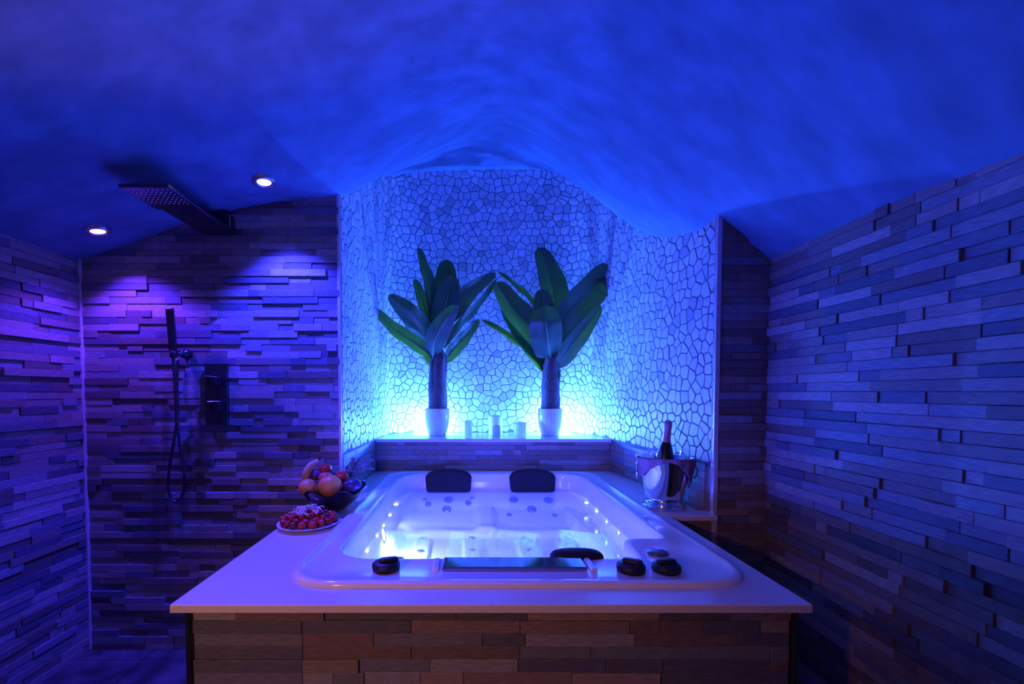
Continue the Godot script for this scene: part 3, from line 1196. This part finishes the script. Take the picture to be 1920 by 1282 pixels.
# ---------------------------------------------------------------- shower corner
func build_shower() -> void:
	var face := -BACK_D + 0.018
	var s := thing("rain_shower", "dark flat blade shaped rain shower projecting from the wall below the ceiling", "shower head", Vector3.ZERO)
	var y := 2.188
	var st := begin()
	cbox(st, Vector3(-1.395, y, -2.06), Vector3(-1.195, y + 0.016, -1.835), 0.003)
	var hd := part("spray_plate", st, M.dark_chrome, s)
	st = begin()
	cbox(st, Vector3(-1.375, y + 0.001, face), Vector3(-1.205, y + 0.018, -2.058), 0.003)
	part("arm", st, M.dark_chrome, s)
	st = begin()
	cbox(st, Vector3(-1.355, y, face - 0.02), Vector3(-1.213, y + 0.09, face + 0.045), 0.004)
	part("wall_bracket", st, M.dark_chrome, s)
	st = begin()
	for i in 9:
		for j in 7:
			lathe(st, [[0.0, -0.003], [0.0035, -0.002], [0.004, 0.0]], 6, Transform3D(Basis.IDENTITY, Vector3(-1.375 + i * 0.02, y, -1.86 - j * 0.022)))
	var nz := part("nozzles", st, M.steel, hd)
	nz.set_meta("kind", "stuff")
	# hand shower on its holder
	var h := thing("hand_shower", "slim chrome stick hand shower hanging on its wall holder with a long hose", "shower", Vector3.ZERO)
	var stand := face + 0.055
	var a := at_depth(318, 577, -stand - 0.03)
	var b := at_depth(325, 660, -stand)
	st = begin()
	var dir := (a - b).normalized()
	var sx := dir.cross(Vector3(0, 0, 1)).normalized()
	cbox(st, Vector3(-0.019, 0, -0.011), Vector3(0.019, b.distance_to(a), 0.011), 0.005, Transform3D(Basis(sx, dir, sx.cross(dir)), b))
	part("handle", st, M.dark_chrome, h)
	st = begin()
	tube(st, [Vector3(b.x + 0.035, b.y - 0.005, face - 0.02), Vector3(b.x + 0.035, b.y - 0.005, face + 0.03)], [0.024], 16)
	tube(st, [Vector3(b.x + 0.035, b.y - 0.005, face + 0.03), b + Vector3(0.0, -0.012, 0)], [0.011], 10)
	tube(st, [b + Vector3(0, -0.028, 0), b + Vector3(0, 0.006, 0)], [0.016, 0.018], 12)
	part("holder", st, M.black_metal, h)
	var hose: Array = []
	for q in [[324, 668, 0.055], [328, 720, 0.052], [331, 780, 0.048], [338, 840, 0.042], [346, 890, 0.036], [343, 925, 0.034], [331, 941, 0.034], [319, 930, 0.034], [315, 905, 0.032], [320, 860, 0.028], [328, 815, 0.026], [333, 770, 0.024], [332, 720, 0.02], [333, 674, 0.012]]:
		hose.append(at_depth(q[0], q[1], BACK_D - 0.016 - q[2]))
	st = begin()
	tube(st, spline(hose, 110), [0.0075], 10)
	part("hose", st, M.dark_chrome, h)
	# thermostat
	var m := thing("shower_mixer", "dark rectangular shower mixer plate with two square knobs", "mixer", Vector3.ZERO)
	var lo := at_depth(388, 796, BACK_D - 0.018)
	var hi := at_depth(427, 681, BACK_D - 0.018)
	st = begin()
	cbox(st, Vector3(lo.x, lo.y, face - 0.015), Vector3(hi.x, hi.y, face + 0.014), 0.003)
	part("plate", st, M.dark_chrome, m)
	for k in 2:
		var c := at_depth([402.0, 408.0][k], [715.0, 760.0][k], BACK_D - 0.05)
		st = begin()
		cbox(st, Vector3(c.x - 0.030, c.y - [0.022, 0.028][k], face + 0.012), Vector3(c.x + 0.026, c.y + [0.026, 0.024][k], face + 0.062), 0.004)
		var kb := part("knob", st, M.black_metal, m)
		st = begin()
		cbox(st, Vector3(c.x - 0.034, c.y + [0.015, 0.01][k], face + 0.050), Vector3(c.x + 0.0, c.y + [0.028, 0.022][k], face + 0.070), 0.002)
		part("lever", st, M.dark_chrome, kb)

# ---------------------------------------------------------------- plants
# pts: [px, py, depth] base to tip; w: width; roll: turn of the blade about its rib; fold: how much the halves are raised
func leaf(parent: Node3D, pts: Array, w: float, roll: float, fold: float, blunt := 0.55) -> void:
	var ctrl: Array = []
	for p in pts:
		ctrl.append(at_depth(p[0], p[1], p[2]) - parent.position)
	var n := 18
	var line := spline(ctrl, n)
	var rows: Array = []
	var across := 6
	for i in n + 1:
		var t := float(i) / n
		var tg: Vector3 = ((line[mini(i + 1, n)] as Vector3) - (line[maxi(i - 1, 0)] as Vector3)).normalized()
		var side := tg.cross(Vector3(0, 0, 1)).normalized()
		var nm := side.cross(tg)
		side = side.rotated(tg, roll)
		nm = nm.rotated(tg, roll)
		var hw := w * 0.5 * pow(maxf(sin(PI * pow(t, 0.82)), 0.0), blunt)
		if t < 0.08:
			hw = maxf(hw * t / 0.08, 0.004)
		var row := PackedVector3Array()
		for k in across + 1:
			var s := -1.0 + 2.0 * k / across
			var wave := 0.006 * sin(t * 21.0 + s * 2.0) * absf(s)
			row.append((line[i] as Vector3) + side * (s * hw) + nm * (fold * hw * (absf(s) - 0.25 * s * s) + wave))
		rows.append(row)
	var st := begin(true)
	skin(st, rows, false)
	var lf := part("leaf", st, M.leaf, parent)
	st = begin()
	var rr: Array = []
	for i in n + 1:
		rr.append(lerpf(0.006, 0.0012, float(i) / n))
	tube(st, line, rr, 6)
	part("midrib", st, M.midrib, lf)

func build_plants() -> void:
	for k in 2:
		var base := at_depth([820.0, 1031.0][k], 818, 3.40)
		base.y = SHELF_Y
		var p := thing("potted_banana_plant", ["banana plant in a white pot with leaves tilting over the candles from the shower side", "banana plant in a white pot bearing a small label, nearer the ice bucket"][k], "plant", base)
		var st := begin()
		lathe(st, [[0.0, 0.0], [0.060, 0.0], [0.066, 0.006], [0.078, 0.045], [0.088, 0.10], [0.091, 0.15], [0.091, 0.198], [0.089, 0.204], [0.084, 0.204], [0.082, 0.196], [0.082, 0.18], [0.0, 0.18]], 48)
		var pot := part("pot", st, M.ceramic, p)
		st = begin()
		lathe(st, [[0.083, 0.180], [0.05, 0.187], [0.0, 0.19]], 28)
		part("soil", st, M.soil, p)
		st = begin()
		if k == 1:
			box(st, Vector3(-0.016, 0.082, 0.0845), Vector3(-0.012, 0.100, 0.0905))
			for r in 3:
				box(st, Vector3(-0.006, 0.085 + r * 0.006, 0.0845), Vector3(0.014, 0.0875 + r * 0.006, 0.0900))
			part("label_mark", st, mat(lin(0.9, 0.9, 0.9), 0.4), pot)
		else:
			box(st, Vector3(-0.012, 0.092, 0.0840), Vector3(0.014, 0.0945, 0.0900))
			box(st, Vector3(-0.004, 0.085, 0.0840), Vector3(0.016, 0.0870, 0.0895))
			part("label_mark", st, M.ceramic, pot)
		# trunk of old leaf sheaths
		st = begin()
		tube(st, spline([Vector3(0.0, 0.17, 0), Vector3(0.0, 0.35, 0), Vector3(0.012, 0.55, 0), Vector3(0.010, 0.66, 0)], 12), [0.066, 0.066, 0.065, 0.064, 0.064, 0.063, 0.062, 0.060, 0.056, 0.05, 0.042, 0.034, 0.028], 20)
		part("trunk", st, M.bark, p)
		for s in 7:
			var a := TAU * s / 7.0 + k * 0.5
			var top: float = [0.60, 0.50, 0.64, 0.46, 0.66, 0.54, 0.62][(s + k * 2) % 7]
			var rows: Array = []
			for j in 9:
				var t := j / 8.0
				var row := PackedVector3Array()
				for i in 7:
					var q := -1.0 + i / 3.0
					var ang := a + q * 0.62 * (1.0 - 0.85 * pow(t, 3))
					var rad := 0.071 - 0.004 * q * q + 0.004 * sin(t * 9.0 + s) - 0.006 * t
					row.append(Vector3(cos(ang) * rad + 0.010 * t, 0.175 + (top - 0.175) * t, -sin(ang) * rad))
				rows.append(row)
			st = begin(true)
			skin(st, rows, false)
			part("sheath", st, M.bark, p)
		if k == 0:
			leaf(p, [[815, 640, 3.42], [806, 545, 3.46], [796, 505, 3.48], [784, 463, 3.50]], 0.10, 0.5, 0.5)
			leaf(p, [[822, 650, 3.42], [830, 570, 3.50], [836, 525, 3.53], [836, 486, 3.50]], 0.19, 0.1, 0.3, 0.42)
			leaf(p, [[824, 645, 3.40], [830, 600, 3.33], [838, 560, 3.28], [848, 516, 3.27]], 0.195, 0.0, -0.45, 0.36)
			leaf(p, [[813, 645, 3.41], [800, 590, 3.42], [789, 555, 3.44], [777, 522, 3.45]], 0.095, 0.3, 0.4)
			leaf(p, [[812, 662, 3.38], [790, 620, 3.28], [762, 585, 3.20], [728, 553, 3.16]], 0.165, -0.3, -0.5)
			leaf(p, [[812, 670, 3.38], [780, 646, 3.30], [740, 618, 3.26], [698, 577, 3.25]], 0.12, 0.5, 0.4)
			leaf(p, [[812, 672, 3.36], [815, 640, 3.22], [832, 605, 3.14], [856, 572, 3.12]], 0.150, 0.1, -0.45)
			leaf(p, [[832, 650, 3.40], [848, 590, 3.36], [880, 545, 3.36], [930, 512, 3.38]], 0.14, 0.35, 0.7)
			leaf(p, [[832, 652, 3.40], [855, 610, 3.38], [890, 575, 3.40], [931, 523, 3.42]], 0.09, 0.9, 0.5)
			leaf(p, [[832, 680, 3.41], [850, 655, 3.44], [872, 630, 3.47], [899, 597, 3.48]], 0.11, 0.4, 0.5)
			leaf(p, [[812, 690, 3.42], [806, 680, 3.44], [798, 668, 3.46], [790, 655, 3.46]], 0.05, 0.3, 0.4)
		else:
			leaf(p, [[1038, 650, 3.42], [1042, 570, 3.48], [1030, 515, 3.52], [1009, 463, 3.53]], 0.215, 0.1, 0.3, 0.48)
			leaf(p, [[1028, 660, 3.41], [1000, 620, 3.38], [960, 575, 3.38], [930, 528, 3.40]], 0.20, 0.15, 0.45, 0.45)
			leaf(p, [[1022, 600, 3.44], [1000, 568, 3.48], [970, 540, 3.52], [934, 509, 3.54]], 0.075, 0.7, 0.5)
			leaf(p, [[1028, 630, 3.40], [1022, 590, 3.34], [1018, 565, 3.31], [1017, 541, 3.31]], 0.15, 0.0, -0.3, 0.4)
			leaf(p, [[1033, 672, 3.36], [1028, 640, 3.22], [1024, 605, 3.13], [1021, 572, 3.13]], 0.235, 0.0, -0.35, 0.30)
			leaf(p, [[1044, 650, 3.41], [1066, 590, 3.34], [1108, 545, 3.28], [1137, 517, 3.26], [1139, 556, 3.22]], 0.225, 0.15, 0.45, 0.5)
			leaf(p, [[1046, 660, 3.42], [1068, 630, 3.42], [1092, 602, 3.42], [1126, 574, 3.42]], 0.11, 0.7, 0.5)
			leaf(p, [[1046, 690, 3.40], [1066, 655, 3.32], [1096, 615, 3.26], [1127, 572, 3.24]], 0.135, 0.1, 0.55)
			leaf(p, [[1026, 700, 3.43], [1000, 660, 3.47], [972, 625, 3.50], [941, 577, 3.51]], 0.145, 0.3, 0.5)
			leaf(p, [[1024, 700, 3.42], [1000, 664, 3.46], [958, 633, 3.50], [902, 599, 3.52]], 0.085, 0.5, 0.5)

func build_candles() -> void:
	for c in [[877, 816, 3.43, 0.034, 0.108, "short slim white pillar candle nearest the plant without a pot label"], [929, 814, 3.50, 0.054, 0.145, "tall white pillar candle in the middle of the shelf, the tallest one"], [931, 818, 3.38, 0.029, 0.078, "little candle standing in front of the tallest candle"], [976, 816, 3.43, 0.054, 0.098, "wide low white pillar candle beside the pot with the label"]]:
		var b := at_depth(c[0], c[1], c[2])
		b.y = SHELF_Y
		var t := thing("candle", c[5], "candle", b, "candles on the alcove shelf")
		var st := begin()
		var r: float = c[3]
		var h: float = c[4]
		lathe(st, [[0.0, 0.0], [r * 0.97, 0.0], [r, 0.003], [r, h - 0.012], [r * 0.94, h - 0.005], [r * 0.55, h + 0.002], [0.0, h + 0.006]], 32)
		part("wax", st, M.wax, t)
		st = begin()
		tube(st, [Vector3(0, h, 0), Vector3(0.001, h + 0.012, 0), Vector3(0.003, h + 0.018, 0)], [0.0012], 6)
		part("wick", st, M.wick, t)

# ---------------------------------------------------------------- ice bucket with bottle and glasses
func build_bucket() -> void:
	var b := at_height(1243, 951, DECK)
	b.x = 0.935
	b.z = -2.165
	var t := thing("ice_bucket", "polished steel champagne bucket with ring handles on the tub deck", "ice bucket", b)
	var st := begin()
	lathe(st, [[0.0, 0.0], [0.096, 0.0], [0.101, 0.006], [0.098, 0.013], [0.088, 0.016], [0.092, 0.022], [0.088, 0.030], [0.078, 0.036], [0.084, 0.055], [0.100, 0.12], [0.114, 0.18], [0.124, 0.222], [0.131, 0.234], [0.134, 0.240], [0.130, 0.244], [0.120, 0.238], [0.110, 0.18], [0.085, 0.06], [0.0, 0.05]], 64)
	part("bowl", st, M.chrome, t)
	for s in [-1.0, 1.0]:
		st = begin()
		var pts: Array = []
		for i in 25:
			var a := TAU * i / 24.0
			pts.append(Vector3(s * (0.132 + 0.010 * sin(a)), 0.175 + 0.034 * cos(a), 0.030 * sin(a)))
		tube(st, pts, [0.005], 8, false)
		part("ring_handle", st, M.chrome, t)
		st = begin()
		blob(st, Vector3(0.014, 0.012, 0.014), 0.8, 0.8, 14, 8, Transform3D(Basis.IDENTITY, Vector3(s * 0.124, 0.207, 0)))
		part("handle_boss", st, M.chrome, t)
	# napkin folded over the rim
	var n := thing("napkin", "mauve woven napkin draped round the rim of the ice bucket", "napkin", b)
	st = begin(true)
	var rows: Array = []
	var seg := 60
	for layer in [0.0, 1.0]:
		for j in 10:
			var row := PackedVector3Array()
			for i in seg + 1:
				# from the left round the front to the right
				var a := lerpf(PI * 1.03, -0.14, float(i) / seg)
				var f := float(i) / seg
				var hang := 0.018 + (0.085 * smoothstep(0.42, 0.0, f) if f < 0.42 else 0.125 * smoothstep(0.42, 0.86, f) - 0.03 * smoothstep(0.86, 1.0, f))
				var v := j / 9.0 if layer == 0.0 else 1.0 - j / 9.0
				var y := 0.249 - hang * v
				var r: float = 0.1395 - 0.26 * (hang * v) + 0.003 * sin(a * 13.0) + 0.006 * v - 0.003 * layer
				if v < 0.01:
					y = 0.247
					r = 0.132
				row.append(Vector3(cos(a) * r, y, sin(a) * r))
			rows.append(row)
	skin(st, rows, false)
	part("cloth", st, grained(lin(0.42, 0.24, 0.26), 0.85, noise_texture(0.08, 2, Color(0.6, 0.6, 0.6), Color.WHITE, 41), Vector3(10, 40, 10), 0.06), n)
	# bottle
	var bo := thing("champagne_bottle", "dark green champagne bottle with a mauve foil neck standing in the bucket", "bottle", b + Vector3(0.0, 0.066, -0.03))
	bo.rotation = Vector3(0.04, 0, -0.06)
	st = begin()
	lathe(st, [[0.0, 0.0], [0.040, 0.0], [0.043, 0.01], [0.043, 0.15], [0.040, 0.18], [0.030, 0.215], [0.0205, 0.245], [0.0165, 0.262]], 40)
	part("body", st, mat(lin(0.008, 0.022, 0.012), 0.08), bo)
	st = begin()
	lathe(st, [[0.0225, 0.236], [0.0178, 0.258], [0.0172, 0.30], [0.0178, 0.312], [0.0195, 0.318], [0.0195, 0.334], [0.017, 0.344], [0.009, 0.350], [0.0, 0.351]], 32)
	part("foil", st, mat(lin(0.40, 0.20, 0.24), 0.4, 0.3), bo)
	# glasses
	for k in 2:
		var g := thing("champagne_glass", ["clear champagne flute leaning in the bucket beside the blue folded side", "clear champagne flute leaning in the bucket on the side of the dark wall"][k], "glass", b + [Vector3(-0.052, 0.120, 0.030), Vector3(0.066, 0.114, 0.012)][k], "flutes in the ice bucket")
		g.rotation = [Vector3(0.08, 0, 0.10), Vector3(0.10, 0, -0.16)][k]
		st = begin()
		lathe(st, [[0.0, 0.0], [0.012, 0.004], [0.022, 0.03], [0.028, 0.09], [0.028, 0.15 - k * 0.012], [0.027, 0.176 - k * 0.012]], 32)
		part("cup", st, M.glass, g)
		st = begin()
		var pts: Array = []
		for i in 25:
			pts.append(Vector3(cos(TAU * i / 24.0) * 0.027, 0.176 - k * 0.012, sin(TAU * i / 24.0) * 0.027))
		tube(st, pts, [0.0011], 6, false)
		part("lip", st, M.glass, g)

# ---------------------------------------------------------------- fruit bowl
func fruit(called: String, label: String, at: Vector3, half: Vector3, m: Material, dimple := 0.0, turn := Basis.IDENTITY) -> Node3D:
	var t := thing(called, label, called.replace("_", " "), at, "fruit in the dark bowl")
	t.basis = turn
	var st := begin()
	var dent := func(p: Vector3) -> Vector3:
		var r := Vector2(p.x, p.z).length() / half.x
		return Vector3(p.x, p.y - signf(p.y) * dimple * half.y * exp(-r * r * 9.0), p.z)
	blob(st, half, 1.0, 1.0, 32, 20, Transform3D.IDENTITY, dent)
	part("flesh", st, m, t)
	if dimple > 0.0:
		st = begin()
		tube(st, [Vector3(0, half.y * (1.0 - dimple) - 0.002, 0), Vector3(0.001, half.y + 0.004, 0.001)], [0.0018, 0.0014], 6)
		part("stem", st, M.bark, t)
	return t

func build_fruit() -> void:
	var b := Vector3(-0.640, DECK, -2.125)
	var t := thing("fruit_bowl", "dark smoked glass bowl with a wavy rim, heaped with fruit", "bowl", b)
	var st := begin(true)
	var prof := [[0.050, 0.0], [0.056, 0.004], [0.075, 0.016], [0.105, 0.042], [0.128, 0.072], [0.142, 0.094], [0.158, 0.104], [0.150, 0.100], [0.136, 0.090], [0.120, 0.070], [0.096, 0.044], [0.066, 0.020], [0.0, 0.012]]
	var rows: Array = []
	for p in prof:
		var row := PackedVector3Array()
		for i in 96:
			var a := -TAU * i / 96.0
			var k := smoothstep(0.10, 0.158, p[0])
			var w := sin(a * 7.0 + 0.6)
			row.append(Vector3(cos(a), 0, sin(a)) * (p[0] * (1.0 + 0.035 * k * w)) + Vector3(0, p[1] + 0.014 * k * w, 0))
		rows.append(row)
	skin(st, rows)
	part("bowl", st, M.smoked_glass, t)
	st = begin()
	lathe(st, [[0.0, 0.0005], [0.050, 0.0005], [0.050, 0.002], [0.0, 0.002]], 24, Transform3D.IDENTITY)
	part("foot", st, M.smoked_glass, t)
	var skin_tex := noise_texture(0.05, 3, Color(0.85, 0.72, 0.6), Color.WHITE, 51)
	var orange := grained(lin(0.86, 0.40, 0.10), 0.4, skin_tex, Vector3(6, 6, 6), 0.05)
	var mango := grained(lin(0.88, 0.42, 0.14), 0.42, skin_tex, Vector3(5, 5, 5))
	var red := grained(lin(0.72, 0.07, 0.05), 0.22, noise_texture(0.03, 3, Color(0.7, 0.55, 0.5), Color.WHITE, 52), Vector3(8, 8, 8))
	fruit("grapefruit", "large pale orange grapefruit at the front of the dark bowl", at_depth(619, 911, 2.05), Vector3(0.053, 0.050, 0.053), orange)
	fruit("mango", "rounded yellow orange mango at the front beside the banana", at_depth(577, 914, 2.06), Vector3(0.041, 0.039, 0.046), mango, 0.0, Basis(Vector3.FORWARD, 0.5))
	fruit("apple", "red apple at the top of the fruit heap, against the wall", at_depth(609, 881, 2.17), Vector3(0.034, 0.031, 0.034), red, 0.25, Basis(Vector3.RIGHT, 0.3))
	fruit("apple", "red apple beside the grapefruit and the dried sprig", at_depth(641, 894, 2.12), Vector3(0.032, 0.034, 0.032), red, 0.25, Basis(Vector3.RIGHT, 0.9))
	fruit("peach", "orange red peach wedged between plum and grapefruit", at_depth(610, 895, 2.12), Vector3(0.032, 0.026, 0.032), grained(lin(0.80, 0.17, 0.10), 0.5, skin_tex, Vector3(6, 6, 6)), 0.12)
	fruit("plum", "blue violet plum lying against the banana", at_depth(592, 890, 2.14), Vector3(0.029, 0.026, 0.026), mat(lin(0.10, 0.06, 0.30), 0.3), 0.1)
	fruit("fig", "dark purple fig at the alcove side of the bowl", at_depth(659, 911, 2.08), Vector3(0.048, 0.033, 0.036), mat(lin(0.04, 0.03, 0.09), 0.3), 0.0, Basis(Vector3.BACK, 0.2))
	fruit("lime", "dark lime half hidden under the heap of fruit", at_depth(640, 925, 2.15), Vector3(0.04, 0.034, 0.036), mat(lin(0.07, 0.10, 0.03), 0.35))
	fruit("orange", "orange half hidden at the bottom of the bowl behind the mango", at_depth(596, 922, 2.16), Vector3(0.040, 0.040, 0.040), orange)
	# banana
	var ba := thing("banana", "pale yellow banana standing upright in the fruit bowl with its dark stem up", "banana", Vector3.ZERO, "fruit in the dark bowl")
	var line: Array = []
	for q in [[571, 905, 2.12], [575, 887, 2.12], [583, 873, 2.13], [592, 865, 2.14], [600, 859, 2.15]]:
		line.append(at_depth(q[0], q[1], q[2]))
	var fine := spline(line, 16)
	st = begin()
	tube(st, fine, [0.010, 0.014, 0.017, 0.0185, 0.019, 0.019, 0.0185, 0.018, 0.017, 0.015, 0.0125, 0.010, 0.008, 0.0065, 0.0055, 0.005, 0.005], 10)
	part("peel", st, grained(lin(0.78, 0.60, 0.38), 0.5, skin_tex, Vector3(5, 5, 5)), ba)
	st = begin()
	tube(st, [fine[14], fine[16], (fine[16] as Vector3) + Vector3(0.006, 0.006, 0)], [0.0058, 0.006, 0.0065], 8)
	part("stem", st, M.soil, ba)
	# dried sprig leaning out of the bowl
	var sp := thing("dried_sprig", "feathery bluish sprig of small leaves leaning between fruit bowl and mosaic", "sprig", Vector3.ZERO)
	var r: RandomNumberGenerator = RandomNumberGenerator.new()
	r.seed = 5
	var leaves := begin()
	for k in 16:
		var foot := at_depth(650 + r.randf_range(-6, 8), 900, 2.16 + r.randf_range(-0.02, 0.03))
		var tip := at_depth(646 + k * 3.6 + r.randf_range(-6, 6), 852 + absf(k - 9) * 2.0 + r.randf_range(-6, 22), 2.20 + r.randf_range(-0.05, 0.08))
		var mid := (foot + tip) * 0.5 + Vector3(r.randf_range(-0.01, 0.01), 0.015, 0)
		var stem := spline([foot, mid, tip], 10)
		st = begin()
		tube(st, stem, [0.0014, 0.001], 5)
		part("stem", st, M.midrib, sp)
		for i in range(2, 11):
			for s in 3:
				var p: Vector3 = stem[i]
				var d := Vector3(r.randf_range(-1, 1), r.randf_range(-0.3, 1), r.randf_range(-1, 1)).normalized()
				var side := d.cross(Vector3(r.randf_range(-1, 1), r.randf_range(-1, 1), 1)).normalized() * 0.0035
				var tip2 := p + d * r.randf_range(0.011, 0.020)
				var m2 := p.lerp(tip2, 0.5) + d.cross(side) * 0.4
				tri(leaves, p, m2 + side, tip2)
				tri(leaves, p, tip2, m2 - side)
	var lv := part("small_leaves", leaves, mat(lin(0.13, 0.14, 0.16), 0.6), sp)
	lv.set_meta("kind", "stuff")

# ---------------------------------------------------------------- plate of strawberries
func build_berries() -> void:
	var c := at_height(567, 986, DECK)
	c.x = -0.660
	var t := thing("plate", "round white plate of strawberries beside the fruit bowl on the deck", "plate", c)
	var st := begin()
	lathe(st, [[0.0, 0.0], [0.070, 0.0], [0.074, 0.003], [0.105, 0.011], [0.122, 0.016], [0.123, 0.018], [0.120, 0.0185], [0.100, 0.0145], [0.070, 0.008], [0.0, 0.007]], 56)
	part("dish", st, M.ceramic, t)
	var red := grained(lin(0.66, 0.035, 0.04), 0.3, noise_texture(0.09, 2, Color(0.75, 0.5, 0.45), Color.WHITE, 61), Vector3(14, 14, 14), 0.1)
	var dark := grained(lin(0.40, 0.02, 0.03), 0.3, noise_texture(0.09, 2, Color(0.75, 0.5, 0.45), Color.WHITE, 62), Vector3(14, 14, 14), 0.1)
	var berry := begin()
	var cone := func(p: Vector3) -> Vector3:
		var k := 1.0 - 0.32 * smoothstep(-0.2, 1.0, p.y / 0.019)
		return Vector3(p.x * k, p.y, p.z * k)
	blob(berry, Vector3(0.0155, 0.019, 0.0155), 1.0, 1.0, 18, 12, Transform3D.IDENTITY, cone)
	berry.index()
	berry.generate_normals()
	var bm := berry.commit()
	var cap := begin()
	for i in 6:
		var a := TAU * i / 6.0
		var d := Vector3(cos(a), 0, sin(a))
		var s := Vector3(-sin(a), 0, cos(a)) * 0.004
		tri(cap, Vector3(0, -0.0195, 0), d * 0.008 + s + Vector3(0, -0.0185, 0), d * 0.016 + Vector3(0, -0.0165, 0))
		tri(cap, Vector3(0, -0.0195, 0), d * 0.016 + Vector3(0, -0.0165, 0), d * 0.008 - s + Vector3(0, -0.0185, 0))
	cap.index()
	cap.generate_normals()
	var cm := cap.commit()
	var green := mat(lin(0.05, 0.12, 0.03), 0.6)
	var r: RandomNumberGenerator = RandomNumberGenerator.new()
	r.seed = 17
	var count := 0
	for ringi in 3:
		var n: int = [17, 11, 6][ringi]
		var rad: float = [0.098, 0.066, 0.034][ringi]
		for i in n:
			var a := TAU * (i + 0.5 * ringi) / n + r.randf_range(-0.05, 0.05)
			var p := c + Vector3(cos(a) * rad, [0.030, 0.035, 0.045][ringi] + r.randf_range(-0.002, 0.004), sin(a) * rad)
			var s := thing("strawberry", ["strawberry lying in the outer ring on the white plate", "strawberry lying in the middle ring on the white plate", "strawberry in the raised centre of the white plate under the shavings"][ringi], "strawberry", p, ["outer ring of strawberries", "middle ring of strawberries", "centre strawberries"][ringi])
			s.rotation = Vector3(r.randf_range(0.8, 1.5), r.randf_range(0, TAU), r.randf_range(-0.3, 0.3))
			part_mesh("flesh", bm, red if r.randf() < 0.65 else dark, s)
			part_mesh("leaf_cap", cm, green, s)
			count += 1
	# pale curls scattered on the top
	var sh := thing("white_shavings", "pale curled shavings scattered over the strawberries", "topping", c)
	sh.set_meta("kind", "stuff")
	st = begin()
	for k in 42:
		var a := r.randf_range(0, TAU)
		var rad := 0.062 * sqrt(r.randf())
		var p := Vector3(cos(a) * rad, 0.062 + 0.020 * (1.0 - rad / 0.062) + r.randf_range(-0.003, 0.006), sin(a) * rad)
		var d := Vector3(r.randf_range(-1, 1), r.randf_range(-0.25, 0.4), r.randf_range(-1, 1)).normalized() * r.randf_range(0.012, 0.024)
		tube(st, spline([p - d, p + Vector3(0, 0.005, 0), p + d], 5), [0.0010, 0.0020, 0.0022, 0.0022, 0.0018, 0.0008], 5)
	part("curls", st, mat(lin(0.80, 0.74, 0.66), 0.5), sh)
